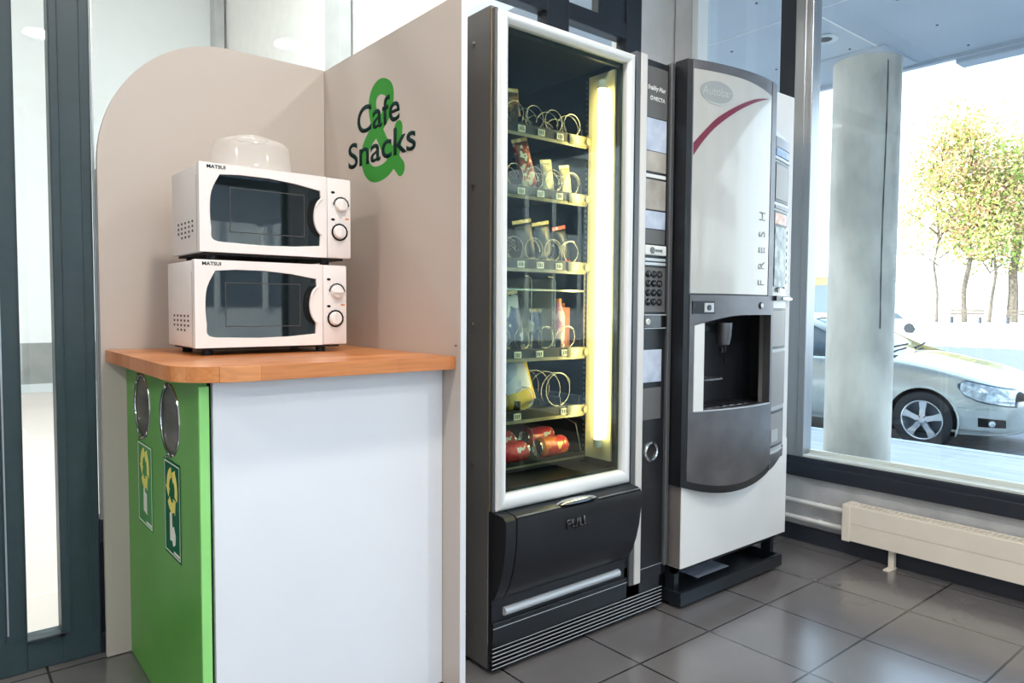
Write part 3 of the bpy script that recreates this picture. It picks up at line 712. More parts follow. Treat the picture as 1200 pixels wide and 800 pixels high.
bm = nb(); lathe(bm, [(.024, .0), (.0245, .006), (.029, .009), (.034, .006), (.036, 0), (.024, 0)], (1.868, 1.5445, .551), (0, -1, 0), 40); obj('coin_return_ring', bm, 'chrome', pp_, 'auto')
bm = nb(); cyl(bm, (1.868, 1.5435, .551), (0, 1, 0), .024, .002, 28); obj('coin_return_cup', bm, 'button_black', pp_)
bm = nb(); box(bm, 1.818, 1.934, 1.5428, 1.545, .157, .1585); obj('trim_line', bm, 'ridge', vm)

# shelves and coils
KS = 1.036
def SP(x, z): return (x*KS, 1.031+(z-1.031)*KS)
YS = 1.70
SH = [1.590, 1.401, 1.178, .898, .706]     # top level of each tray
cols5 = [1.33, 1.41, 1.49, 1.57, 1.65]
def coil(bm, cx, z, r, y0=YS+.012, turns=7, pitch=.055, phase=0):
    n = int(turns*18); yk = lambda k: y0-.004+(.008*k/20 if k < 20 else .008+pitch*(k-20)/18)
    tube(bm, [(cx+r*math.cos(2*PI*k/18+phase), yk(k), z+r+.002+r*math.sin(2*PI*k/18+phase)) for k in range(n)], .0013, 5)
for i, z in enumerate(SH):
    bm = nb(); box(bm, 1.262, 1.695, YS, 2.20, z-.006, z); box(bm, 1.262, 1.695, YS-.004, YS, z-.034, z+.004, .001)
    for q in range(6): box(bm, 1.262+q*.0862, 1.265+q*.0862, YS+.01, 2.2, z, z+.03)
    sh = obj('shelf', bm, 'vend_black', vm)
    bm = nb(); box(bm, 1.262, 1.70, YS-.0065, YS-.004, z-.036, z-.026); box(bm, 1.62, 1.706, YS-.010, YS-.004, z-.030, z+.002, .002); cyl(bm, (1.702, YS-.010, z-.014), (0, 1, 0), .012, .014, 16); obj('shelf_rail', bm, 'tray_metal', sh, 'auto')
    tags = cols5 if i < 3 else ([1.40, 1.49, 1.60] if i == 3 else [1.40, 1.60])
    for c in tags:
        if c > 1.64: continue
        bm = nb(); box(bm, c-.004, c+.024, YS-.0085, YS-.0045, z-.024, z-.004); tg = obj('price_tag', bm, 'tag', sh)
        bm = nb(); box(bm, c+.001, c+.004, YS-.0092, YS-.0084, z-.020, z-.008); box(bm, c+.008, c+.011, YS-.0092, YS-.0084, z-.020, z-.008); box(bm, c+.015, c+.018, YS-.0092, YS-.0084, z-.020, z-.008); obj('price_digits', bm, 'vent_dark', tg)
    cc = cols5 if i < 3 else ([1.36, 1.45, 1.545, 1.64] if i == 3 else [1.35, 1.455, 1.60])
    for k, c in enumerate(cc):
        r = .035 if i < 4 else (.036 if k < 2 else .055)
        bm = nb(); coil(bm, c, z, r, phase=k*1.3+i); obj('spiral_coil', bm, 'wire', vm if False else sh, 'all')
# wire guard in front of the bottle shelf
z3 = SH[3]
bm = nb(); box(bm, 1.262, 1.70, YS-.004, YS-.001, 1.083, 1.089); box(bm, 1.699, 1.702, YS-.004, YS-.001, z3, 1.18)
for c in (1.375, 1.475, 1.575):
    tube(bm, [(c, YS+.004, z3), (c, YS+.004, 1.11), (c-.004, YS+.004, 1.122), (c-.012, YS+.004, 1.128), (c-.03, YS+.004, 1.130)], .002, 6)
obj('bottle_guard', bm, 'wire', vm, 'auto')
for c in (1.38, 1.48, 1.58):
    bm = nb(); box(bm, c-.001, c+.001, YS+.02, 2.18, z3, 1.125); obj('divider', bm, 'wire_guard', vm)
# cradle of the can shelf
z5 = .545
bm = nb(); box(bm, 1.262, 1.70, YS-.01, 2.20, z5-.012, z5-.006); box(bm, 1.262, 1.70, YS-.014, YS-.010, z5-.022, z5+.006)
c5 = obj('shelf', bm, 'vend_black', vm)
bm = nb(); box(bm, 1.262, 1.70, YS-.0165, YS-.014, z5-.012, z5-.006); obj('shelf_rail', bm, 'tray_metal', c5)
for x in (1.495, 1.69):
    bm = nb(); tube(bm, [(x, YS-.008, z5-.004), (x-.022, YS-.002, z5+.10), (x-.03, YS+.05, z5+.12)], .002, 6); obj('can_stop', bm, 'wire', c5, 'auto')

# ---- products
def pmat(name, cols, scale=25, stretch=(1, 1, 1), rough=.3):
    m = bpy.data.materials.new(name); m.use_nodes = True; n = m.node_tree; b = n.nodes['Principled BSDF']; b.inputs['Roughness'].default_value = rough
    tc = n.nodes.new('ShaderNodeTexCoord'); mp = n.nodes.new('ShaderNodeMapping'); mp.inputs['Scale'].default_value = stretch
    t = n.nodes.new('ShaderNodeTexNoise'); t.inputs['Scale'].default_value = scale; t.inputs['Detail'].default_value = 2
    r = n.nodes.new('ShaderNodeValToRGB'); r.color_ramp.interpolation = 'CONSTANT'
    n.links.new(tc.outputs['Object'], mp.inputs[0]); n.links.new(mp.outputs[0], t.inputs['Vector']); n.links.new(t.outputs['Fac'], r.inputs[0]); n.links.new(r.outputs[0], b.inputs['Base Color'])
    e = r.color_ramp.elements; k = len(cols); e[0].position = 0; e[0].color = lin(cols[0]); e[1].position = .36+.28/(k-1)*(1-0); e[1].color = lin(cols[1])
    for i in range(2, k):
        q = e.new(.36+.28*i/(k-1)); q.color = lin(cols[i])
    M[name] = m
pmat('p_brown', [(60, 40, 25), (140, 95, 40), (215, 175, 90)], 30)
pmat('p_crisps', [(230, 215, 180), (180, 50, 35), (120, 80, 50), (240, 235, 215)], 34, (1, 1, 1))
pmat('p_cream', [(236, 226, 185), (215, 190, 120), (245, 240, 220)], 30)
pmat('p_black', [(22, 22, 26), (30, 30, 36), (60, 40, 40)], 12)
pmat('p_blueblack', [(26, 34, 50), (40, 60, 84), (24, 28, 38)], 10)
pmat('p_gold', [(205, 170, 90), (160, 60, 40), (240, 225, 190)], 40)
pmat('p_blue', [(60, 90, 150), (200, 215, 235), (110, 140, 190)], 14)
pmat('p_pink', [(222, 180, 190), (190, 120, 150), (235, 225, 225)], 26)
pmat('p_orange', [(168, 104, 70), (190, 130, 90)], 8)
pmat('p_yellow', [(240, 205, 30), (225, 185, 20), (250, 235, 120)], 14)
pmat('p_white', [(222, 226, 240), (190, 200, 230), (235, 238, 245)], 12)
pmat('p_can_red', [(190, 30, 40), (205, 60, 60), (235, 225, 215)], 20, (1, 1, 1), .25)
pmat('p_can_orange', [(226, 120, 50), (200, 60, 60), (240, 200, 120)], 18, (1, 1, 1), .25)
def packet(name, c, w_, h_, d_, tilt, lean, m, label, cat, group=None, cm='p_cream', band=None):
    """a flow-wrapped packet: pillow body with crimped ends"""
    T = Matrix.Translation(c) @ Matrix.Rotation(tilt, 4, 'Y') @ Matrix.Rotation(lean, 4, 'X')
    t = thing(name, label, cat, c, group)
    bm = nb(); nx, nz = 10, 14
    def P(i, j, s):
        u = i/nx*2-1; v = j/nz
        th = d_/2*(max(0, 1-abs(u)**2.6)**.5)*(max(0, math.sin(PI*min(1, max(0, v)))))**.45
        wob = .0015*math.sin(7*v+3*u)*(1-abs(u))
        return T @ Vector((u*w_/2*(1-.05*math.sin(PI*v)), s*(th+.0004)+wob, v*h_))
    for s in (-1, 1):
        G = [[bm.verts.new(P(i, j, s)) for i in range(nx+1)] for j in range(nz+1)]
        for j in range(nz):
            for i in range(nx): bm.faces.new((G[j][i], G[j][i+1], G[j+1][i+1], G[j+1][i]))
    bmesh.ops.remove_doubles(bm, verts=bm.verts[:], dist=.0009)
    obj('wrapper', bm, m, t, 'all')
    bm = nb()
    for v0, sg in ((0, -1), (h_, 1)):
        vs = []
        for k in range(17):
            x = -w_/2+w_*k/16; vs.append((x, v0+sg*(.010+(.002 if k % 2 else 0))))
        lo = [bm.verts.new(T @ Vector((x, 0, v0))) for x, _ in vs]; hi = [bm.verts.new(T @ Vector((x, .0012*math.sin(k), z))) for k, (x, z) in enumerate(vs)]
        for k in range(16): bm.faces.new((lo[k], lo[k+1], hi[k+1], hi[k]))
    if band:
        bq = nb(); G = [[bq.verts.new(P(i, j, -1)+T.to_3x3() @ Vector((0, -.0012, 0))) for i in range(0, nx-1)] for j in range(int(nz*.42), nz+1)]
        for a_r, b_r in zip(G, G[1:]):
            for i in range(len(a_r)-1): bq.faces.new((a_r[i], a_r[i+1], b_r[i+1], b_r[i]))
        q_ = obj('print_glare_panel', bq, band, t, 'all')  # white top print, with the glass reflection at left painted in
    o = obj('crimp', bm, cm, t); s_ = o.modifiers.new('s', 'SOLIDIFY'); s_.thickness = .0008
    return t
def can(c, m, label, rev=1):
    t = thing('drink_can', label, 'can', c, 'cans lying on the lowest shelf')
    h = .122; bm = nb(); c = Vector(c)
    A = (rev, 0, 0); st = c-Vector((rev*h/2, 0, 0))
    lathe(bm, [(.0255, .004), (.033, .014), (.033, h-.016), (.0305, h-.008)], st, A, 36); obj('can_body', bm, m, t, 'auto')
    bm = nb(); lathe(bm, [(0, .008), (.022, .008), (.0255, .0), (.0258, .005)], st, A, 36); lathe(bm, [(.0305, h-.008), (.0275, h), (.0262, h), (.0255, h-.004), (0, h-.004)], st, A, 36); obj('can_end', bm, 'chrome', t, 'auto')
    return t
zs = SH
gs = {0: 'packets on the top shelf', 1: 'packets on the second shelf', 2: 'packets on the third shelf'}
packet('snack_bar', (1.428, 1.735, zs[0]+.008), .055, .098, .022, -.12, -.05, 'p_brown', 'gold and brown snack bar, the only packet on the top shelf', 'snack')
packet('snack_packet', (1.492, 1.735, zs[1]+.008), .066, .145, .026, -.30, -.02, 'p_crisps', 'tall red and white snack packet leaning left on the second shelf', 'snack', gs[1])
packet('snack_packet', (1.572, 1.735, zs[1]+.008), .050, .088, .018, -.15, -.02, 'p_cream', 'left one of two small cream packets on the second shelf', 'snack', gs[1])
packet('snack_packet', (1.652, 1.735, zs[1]+.008), .046, .080, .018, -.15, -.02, 'p_cream', 'right one of two small cream packets on the second shelf, beside the lamp', 'snack', gs[1])
packet('snack_packet', (1.485, 1.74, zs[2]+.008), .080, .112, .026, -.20, .0, 'p_black', 'black snack packet on the third shelf, leftmost of three', 'snack', gs[2])
packet('snack_packet', (1.562, 1.74, zs[2]+.008), .076, .112, .026, -.20, .0, 'p_blueblack', 'dark blue snack packet in the middle of the third shelf', 'snack', gs[2])
packet('snack_packet', (1.645, 1.74, zs[2]+.008), .060, .104, .026, -.22, .0, 'p_black', 'black and red snack packet on the third shelf beside the lamp', 'snack', gs[2], 'p_can_red')
packet('biscuit_bag', (1.445, 1.76, z3+.008), .10, .165, .05, -.15, -.05, 'p_blue', 'blue bag with a round badge on the fourth shelf', 'snack')
packet('crisp_bag', (1.480, 1.75, zs[4]+.006), .125, .160, .05, -.25, -.1, 'p_yellow', 'yellow bag of crisps with a white top on the fifth shelf', 'snack', None, 'p_yellow', 'p_white')
packet('snack_packet', (1.575, 1.80, z3+.008), .055, .11, .03, 0, 0, 'p_blue', 'pale blue packet standing on the fourth shelf beside the bottle', 'snack')
# crisp bag top half in white: a part of its own
# bottle
t = thing('drink_bottle', 'slim pink drink bottle standing on the fourth shelf', 'bottle', (1.628, 1.745, z3))
bm = nb(); lathe(bm, [(0, 0), (.020, .001), (.0225, .006), (.0225, .10), (.020, .115), (.010, .140), (.009, .150)], (1.628, 1.745, z3), (0, 0, 1), 28); obj('bottle_body', bm, 'p_pink', t, 'auto')
bm = nb(); cyl(bm, (1.628, 1.745, z3+.156), (0, 0, 1), .0105, .014, 20); obj('cap', bm, 'orange_mark', t)
t = thing('drink_carton', 'orange brown carton standing at the right end of the fourth shelf', 'carton', (1.675, 1.78, z3))
bm = nb(); box(bm, 1.655, 1.692, 1.755, 1.81, z3, z3+.135, .002); obj('carton_body', bm, 'p_orange', t)
bm = nb(); box(bm, 1.655, 1.692, 1.781, 1.784, z3+.135, z3+.148); obj('carton_top', bm, 'p_orange', t)
can((1.418, 1.735, z5+.028), 'p_can_red', 'red drink can lying at the front of the lowest shelf', -1)
can((1.590, 1.735, z5+.028), 'p_can_orange', 'orange drink can lying at the front of the lowest shelf', 1)
can((1.418, 1.803, z5+.050), 'p_can_red', 'red drink can lying behind the front red can', -1)
can((1.590, 1.803, z5+.050), 'p_can_red', 'red drink can lying behind the orange can', 1)

# ================================================================ COFFEE MACHINE
CX0, CX1, CY = 1.969, 2.640, 1.490
cm = thing('coffee_machine', 'white and silver coffee machine with a bowed door on a black base', 'coffee machine', (2.3, 1.85, 0))
XC, HW, BOW = 2.285, .33, .055
yb = lambda x: CY-BOW*max(0, 1-((x-XC)/HW)**2)
bm = nb(); box(bm, CX0, CX0+.012, CY+.003, 2.25, .142, 1.852, .002); obj('side_panel', bm, 'cof_side', cm)
bm = nb(); box(bm, CX0+.013, 2.4, CY+.06, 2.25, .142, .66); box(bm, 2.4, CX1, CY+.004, 2.25, .142, .655); box(bm, 2.4, CX1, CY+.004, 2.25, 1.05, 1.852); box(bm, 2.546, CX1, CY+.004, 2.25, .655, 1.05); box(bm, CX0+.013, 2.546, CY+.24, 2.25, .655, 1.05); box(bm, CX0+.013, 2.4, CY+.03, 2.25, 1.05, 1.852); obj('cabinet_body', bm, 'cof_white', cm)
bm = nb(); box(bm, CX0+.001, CX1, CY, CY+.058, .140, .52, .002); obj('lower_panel', bm, 'cof_white', cm)
bm = nb(); box(bm, CX0+.012, 2.405, CY+.002, CY+.03, 1.05, 1.852); box(bm, CX0+.012, 1.99, CY+.002, CY+.24, .52, 1.06); box(bm, 2.395, 2.405, CY+.002, CY+.1, .52, .655); obj('door_backing', bm, 'cof_frame', cm)
# base frame and tray
bm = nb(); box(bm, 1.975, 2.00, 1.52, 1.56, .012, .141); box(bm, 2.60, 2.625, 1.53, 1.57, .012, .141); box(bm, 1.975, 2.00, 2.16, 2.20, .012, .141); box(bm, 2.60, 2.625, 2.16, 2.20, .012, .141); box(bm, 1.975, 2.625, 1.70, 1.71, .03, .141); box(bm, 1.975, 2.625, 1.52, 1.54, .115, .141); obj('base_frame', bm, 'tray_black', cm)
bm = nb(); flat(bm, rect(1.968, 2.612, 1.485, 1.72), [rect(1.976, 2.604, 1.50, 1.71)], lambda a, b: (a, b, .012), (0, 0, .045)); box(bm, 1.972, 2.608, 1.49, 1.715, .012, .018)
profl = [(1.470, .052), (1.498, .020), (1.502, .018), (1.502, .010), (1.496, .010), (1.464, .050)]
profbox(bm, 1.966, 2.600, [(a+.02, b) for a, b in profl]); obj('base_tray', bm, 'tray_black', cm)
for fx in (1.985, 2.60):
    bm = nb(); cyl(bm, (fx, 1.53, .006), (0, 0, 1), .014, .012, 14); obj('foot', bm, 'rubber', cm)
bm = nb(); box(bm, 2.22, 2.42, 1.60, 1.68, .0185, .0205); obj('tray_label', bm, 'paper_blue', cm)
# bowed door: parts share the bow
DX0, DX1 = 1.958, 2.425
zb_ = lambda x: .385+.72*(x-2.20)**2
bm = nb()
strip(bm, DX0, DX1, zb_, lambda x: zb_(x)+.05, lambda x: yb(x)-.002, .05)
strip(bm, DX0, 1.978, lambda x: zb_(x)+.05, 1.852, lambda x: yb(x)-.002, .05, 3)
obj('door_rim', bm, 'vend_black', cm)
ztop = lambda x: 1.8535-.35*max(0, x-2.30)**2
zgl = lambda x: 1.823-(0 if x < 2.15 else .45*(x-2.15)**2)
bm = nb()
strip(bm, 1.978, DX1, zgl, ztop, lambda x: yb(x)-.002, .05)
strip(bm, 2.386, DX1, 1.078, zgl, lambda x: yb(x)-.002, .05, 4)
strip(bm, 1.978, 1.982, 1.078, zgl, lambda x: yb(x)-.002, .05, 2)
obj('door_frame', bm, 'cof_metal', cm)
bm = nb(); strip(bm, 1.979, 2.390, 1.0785, lambda x: zgl(x)+.0035, lambda x: yb(x)-.0032+.0025, .02, 40); obj('gasket', bm, 'cof_black', cm)
bm = nb(); strip(bm, 2.388, DX1+.0008, 1.078, ztop, lambda x: yb(x)-.004, .02, 4); obj('door_edge_trim', bm, 'cof_metal', cm)
bm = nb(); strip(bm, 1.982, 2.386, 1.082, zgl, lambda x: yb(x)-.0022, .012, 40); up_ = obj('display_panel', bm, 'cof_silver', cm, 'auto')
# metal front with the niche opening
mz = lambda x: zb_(x)+.026
nzt = lambda x: .975+.034*math.sin(min(1, (x-1.998)/.25)*PI/2)
bm = nb(); F = lambda x: yb(x)-.004
strip(bm, 1.980, 2.437, mz, .682, F, .03, 30)
strip(bm, 1.980, 2.437, nzt, 1.077, F, .03, 30)
strip(bm, 1.980, 1.9985, .682, nzt, F, .03, 3)
strip(bm, 2.418, 2.437, .682, nzt, F, .03, 3)
mp_ = obj('dispensing_front', bm, 'cof_metal', cm, 'auto')
bm = nb(); strip(bm, 2.000, 2.040, .684, lambda x: nzt(x)-.002, lambda x: F(x)-.001+.0, .012, 6); obj('niche_side_trim', bm, 'silver_paint', mp_)
bm = nb(); strip(bm, 1.9985, 2.418, .680, .684, lambda x: F(x)-.003, .01, 20); obj('niche_lip', bm, 'ridge', mp_)
# niche interior
bm = nb(); box(bm, 1.992, 2.545, 1.60, 1.612, .66, 1.045); box(bm, 1.992, 1.9975, 1.52, 1.60, .66, 1.045); box(bm, 2.536, 2.545, 1.513, 1.60, .66, 1.045); box(bm, 1.992, 2.44, 1.47, 1.61, 1.03, 1.048); box(bm, 1.992, 2.44, 1.475, 1.61, .657, .678); box(bm, 2.44, 2.545, 1.512, 1.61, 1.03, 1.048); box(bm, 2.44, 2.545, 1.512, 1.61, .657, .678)
nc = obj('niche', bm, 'cof_black', cm)
bm = nb(); lathe(bm, [(.0, -.034), (.012, -.034), (.022, -.028), (.028, 0), (.030, .04), (.030, .05), (0, .05)], (2.220, 1.508, .930), (0, 0, 1), 28); sp_ = obj('spout', bm, 'cof_metal', nc, 'auto')
bm = nb(); cyl(bm, (2.211, 1.508, .885), (0, 0, 1), .005, .02, 10); cyl(bm, (2.231, 1.508, .885), (0, 0, 1), .005, .02, 10); obj('nozzle', bm, 'rubber', sp_)
bm = nb(); box(bm, 2.13, 2.225, 1.53, 1.602, .945, .975, .006); obj('spout_arm', bm, 'cof_black', nc)
bm = nb(); box(bm, 2.10, 2.21, 1.50, 1.60, .775, .783, .003); cyl(bm, (2.205, 1.52, .779), (0, 0, 1), .018, .008, 16); obj('cup_ledge', bm, 'strip_dark', nc, 'auto')
bm = nb(); box(bm, 2.03, 2.40, 1.485, 1.59, .678, .682, .001)
obj('drip_grid', bm, 'cof_frame', nc)
bm = nb()
for k in range(7): box(bm, 2.06+k*.045, 2.085+k*.045, 1.49, 1.58, .682, .6832)
obj('drip_slots', bm, 'steel', nc)
bm = nb(); cyl(bm, (2.37, 1.599, .83), (0, 1, 0), .012, .004, 16); obj('sensor', bm, 'cof_frame', nc)
# lock and coin button
bm = nb(); strip(bm, 1.988, 2.080, 1.013, 1.056, lambda x: F(x)-.003, .02, 6); lk = obj('lock_plate', bm, 'cof_black', mp_)
bm = nb(); strip(bm, 2.035, 2.074, 1.019, 1.050, lambda x: F(x)-.0055, .004, 3); obj('lock_cover', bm, 'ridge', lk)
bm = nb(); cyl(bm, (2.054, F(2.054)-.0055, 1.034), (0, 1, 0), .010, .004, 20); obj('lock', bm, 'cof_black', lk)
bm = nb(); cyl(bm, (2.336, F(2.336)-.001, 1.043), (0, 1, 0), .012, .006, 22); bt = obj('button', bm, 'cof_black', mp_)
bm = nb(); cyl(bm, (2.336, F(2.336)-.004, 1.043), (0, 1, 0), .0085, .004, 22); obj('button_face', bm, 'ridge', bt)
# graphics on the display panel
def onb(p, off=.0030): return Vector((p.x, yb(p.x)-off-(1.0-p.y), p.z))
def decal(name, loop, m, parent, off, th=.0006, warp=True, nsub=0):
    bm = nb(); flat(bm, loop, [], lambda a, b: (a, 0, b), (0, -th, 0))
    bmesh.ops.triangulate(bm, faces=bm.faces[:])
    for _ in range(nsub): bmesh.ops.subdivide_edges(bm, edges=[e for e in bm.edges if e.calc_length() > .03], cuts=1)
    for v in bm.verts: v.co = Vector((v.co.x, yb(v.co.x)-off-.0012+v.co.y, v.co.z))
    return obj(name, bm, m, parent)
low = [(1.983, 1.538), (2.024, 1.592), (2.083, 1.649), (2.177, 1.710), (2.272, 1.754), (2.362, 1.783)]
hi = [(1.983, 1.580), (2.023, 1.622), (2.082, 1.675), (2.176, 1.728), (2.272, 1.766), (2.362, 1.7845)]
sl = [(p.x, p.y) for p in smoothpath([(a, b, 0) for a, b in low], 4)]; sh_ = [(p.x, p.y) for p in smoothpath([(a, b, 0) for a, b in hi], 4)]
bm = nb()
for i in range(len(sl)-1):
    q = [(sl[i], .0034), (sl[i+1], .0034), (sh_[i+1], .0034), (sh_[i], .0034)]
    bm.faces.new([bm.verts.new((a, yb(a)-o_, b)) for (a, b), o_ in q])
obj('swoosh', bm, 'wine', up_)
decal('logo_shadow', circ(2.084, 1.752, .074, 40, .038), 'logo_pale', up_, .0018, nsub=2)
decal('logo_oval', circ(2.076, 1.757, .070, 40, .036), 'logo_grey', up_, .0026, nsub=2)
wt = textw('Autobar', .04)
text('logo_lettering', 'Autobar', .040, (2.014, 1.0, 1.745), (1, 0, 0), 'logo_pale', up_, depth=.0005, sx=.125/wt, warp=lambda p: onb(p, .0050))
for k, ch in enumerate('FRESH'):
    text('lettering', ch, .062, (2.356, 1.0, 1.112+k*.058), (0, 0, 1), 'fresh_grey', up_, ydir=(-1, 0, 0), depth=.0005, sx=.85, bold=-.0006, warp=lambda p: onb(p, .0036))
# payment column on the right
yc = lambda x: yb(x)+.004
KX0, KX1 = 2.442, 2.603
cb = lambda x: .425+.05*((x-2.43)/.17)**1.4 if x > 2.43 else .425
bm = nb(); strip(bm, KX0, KX1, cb, .66, yc, .05, 10); strip(bm, KX0, KX1, .66, lambda x: 1.688-.45*(x-KX0)**1.6, yc, .05, 10); cl = obj('payment_column', bm, 'col_face', cm, 'auto')
bm = nb(); strip(bm, KX0-.001, KX1+.001, lambda x: cb(x)-.004, lambda x: cb(x)+.02, lambda x: yc(x)-.003, .05, 8); obj('column_rim', bm, 'cof_metal', cl)
def cpl(name, m, x0, x1, z0, z1, off=.002, parent=None):
    bm = nb(); strip(bm, x0, x1, z0, z1, lambda x: yc(x)-off, .006, 6); return obj(name, bm, m, parent or cl)
cpl('cap', 'cof_metal', KX0, KX1-.004, 1.632, 1.668, .003)
ds = cpl('display', 'disp_blue', KX0+.002, 2.595, 1.600, 1.628, .004)
cpl('trim_line', 'cof_black', KX0, 2.60, 1.583, 1.588, .003)
def framebox(x0, x1, z0, z1, inner, nm):
    f_ = cpl(nm, 'frame_black', x0, x1, z0, z1, .003); cpl('recess_face', inner, x0+.001, x1-.014, z0+.01, z1-.01, .0045, f_); return f_
framebox(KX0, 2.590, 1.430, 1.577, 'col_inner', 'window_frame')
cpl('trim_line', 'cof_metal', KX0, 2.600, 1.405, 1.418, .004)
framebox(KX0, 2.585, 1.338, 1.398, 'flame', 'picture_frame')
cpl('menu_picture', 'picture_mix', KX0+.002, 2.562, 1.115, 1.338, .006)
cpl('button_strip', 'slot_white', 2.563, 2.602, 1.110, 1.342, .006)
for k in range(8): cpl('button', 'button_black', 2.575, 2.588, 1.128+k*.027, 1.142+k*.027, .0085)
text('lettering', 'NET', .026, (2.462, 1.0, 1.094), (1, 0, 0), 'text_dark', cl, depth=.0005, bold=.0006, warp=lambda p: Vector((p.x, yc(p.x)-.003-(1-p.y), p.z)))
bm = nb(); strip(bm, KX0, 2.615, 1.062, 1.080, lambda x: yc(x)-.018, .03, 6); obj('coin_ledge', bm, 'cof_black', cl)
bm = nb(); strip(bm, 2.50, 2.62, 1.066, 1.074, lambda x: yc(x)-.022, .01, 6); obj('coin_lip', bm, 'chrome', cl)
framebox(KX0, 2.595, .880, 1.034, 'col_inner', 'socket_frame')
cpl('blank_plate', 'col_inner', KX0, 2.600, .662, .868, .003)
fb = framebox(KX0, 2.592, .505, .645, 'col_inner', 'coin_return')
cpl('coin_flap', 'col_face', KX0+.004, 2.515, .528, .575, .007, fb)
cpl('trim_line', 'ridge', KX0, 2.602, .484, .490, .003)
cpl('lower_plate', 'cof_metal', KX0, 2.60, .455, .480, .003)

# ================================================================ CONVECTOR
rd = thing('convector_heater', 'long low cream convector heater under the window', 'heater', (2.95, .78, 0))
bm = nb(); box(bm, 2.916, 2.922, -.6, 1.36, .080, .151, .001); box(bm, 2.916, 2.922, -.6, 1.36, .1525, .224, .001); box(bm, 2.920, 2.93, -.6, 1.36, .085, .22); obj('front_panel', bm, 'rad_cream', rd)
bm = nb(); box(bm, 2.910, 2.988, 1.360, 1.392, .076, .229, .003); box(bm, 2.910, 2.988, -.632, -.6, .076, .229, .003); obj('end_cap', bm, 'rad_cream', rd)
bm = nb(); box(bm, 2.918, 2.924, -.6, 1.36, .222, .227); box(bm, 2.972, 2.984, -.6, 1.36, .08, .227)
for k in range(98):
    y = -.595+k*.02; box(bm, 2.924, 2.973, y, y+.0065, .221, .2255)
box(bm, 2.945, 2.950, -.6, 1.36, .221, .2258)
obj('top_grille', bm, 'rad_cream', rd)
bm = nb(); box(bm, 2.925, 2.972, -.59, 1.35, .10, .217); obj('core', bm, 'rad_slot', rd)
for y in (1.20, .2, -.4):
    bm = nb(); box(bm, 2.946, 2.949, y-.004, y+.018, .003, .10); box(bm, 2.949, 2.965, y-.004, y-.001, .003, .10); box(bm, 2.949, 2.965, y+.015, y+.018, .003, .10); box(bm, 2.905, 2.972, y-.006, y+.020, 0, .004); obj('floor_bracket', bm, 'rad_cream', rd)

# ================================================================ OUTSIDE
sbox('soffit', 'soffit', 3.12, 6.34, -14, 12, 3.05, 3.2)
bm = nb(); box(bm, 6.34, 6.40, -14, 12, 3.02, 3.6); struct('trim_1', bm, 'soffit')
bm = nb(); box(bm, 6.38, 6.55, -14, 2.25, 2.985, 3.10, .01); struct('trim_2', bm, 'soffit')
bm = nb(); box(bm, -9, 6.2, -3.5, 2.42, 3.22, 15); box(bm, 3.15, 6.2, 2.42, 12, 3.22, 15); box(bm, -9, 3.15, 2.42, 12, 6.25, 15); box(bm, -9, -3.85, -3.5, 12, 0, 6.3); box(bm, -9, 3.12, 10.25, 12, 0, 9); struct('wall_upper_building', bm, 'facade_white')
bm = nb()
for y in (2.548,): box(bm, 3.12, 6.34, y, y+.012, 3.046, 3.051)
for x in (4.7,): box(bm, x, x+.006, -8, 12, 3.0475, 3.051)
struct('trim_3', bm, 'facade_white')
bm = nb()
for x in (3.6, 4.3, 4.95, 5.6, 6.2):
    for y in [-1+.62*k for k in range(9)]: cyl(bm, (x, y, 3.048), (0, 0, 1), .009, .006, 8)
struct('trim_4', bm, 'bolt_dark')
def downlight(x, y, label):
    t = thing('soffit_downlight', label, 'lamp', (x, y, 3.05)); bm = nb(); lathe(bm, [(.055, 0), (.095, 0), (.10, -.006), (.095, -.014), (.06, -.012), (.055, 0)], (x, y, 3.05), (0, 0, 1), 36); obj('rim', bm, 'skirt_white', t, 'auto')
    bm = nb(); cyl(bm, (x, y, 3.046), (0, 0, 1), .056, .006, 28); obj('lamp_recess', bm, 'bolt_dark', t)
downlight(5.24, 2.74, 'round downlight in the outdoor soffit left of the concrete column')
# concrete column
bm = nb(); cyl(bm, (5.99, 2.76, 1.36), (0, 0, 1), .255, 3.38, 72)
o = struct('pillar', bm, 'concrete', smooth='auto')
bm = nb()
for pts in ([(2.30, 2.98), (2.30, 2.3), (2.305, 1.7), (2.31, 1.2), (2.315, .9)],):
    a0 = math.atan2(-.72, -.69)+.22
    ring = []
    tube(bm, [(5.99+.2552*math.cos(a0+.02*math.sin(z*3)), 2.76+.2552*math.sin(a0+.02*math.sin(z*3)), z) for z in [2.98-.1*k for k in range(22)]], [.004+.003*math.sin(k) ** 2 for k in range(22)], 6)
obj('form_seam', bm, 'vent_dark', o)
bm = nb(); box(bm, 5.68, 6.3, 2.50, 3.05, 3.035, 3.05); struct('trim_5', bm, 'soffit')
# ground
sbox('floor_sidewalk', 'pavement', 3.13, 7.58, -14, 14, -.42, -.30)
sbox('floor_curb', 'curb', 7.58, 7.71, -14, 14, -.52, -.295)
RZ = -.485
bm = nb(); box(bm, 7.71, 33, -60, 60, RZ-.1, RZ); struct('floor_road', bm, 'asphalt')
bm = nb(); box(bm, 33, 140, -60, 90, RZ-.1, RZ+.01); struct('floor_square', bm, 'far_pave')
bm = nb(); box(bm, -40, 7.7, -40, -3.52, -.52, -.42); struct('ground_south', bm, 'far_pave')

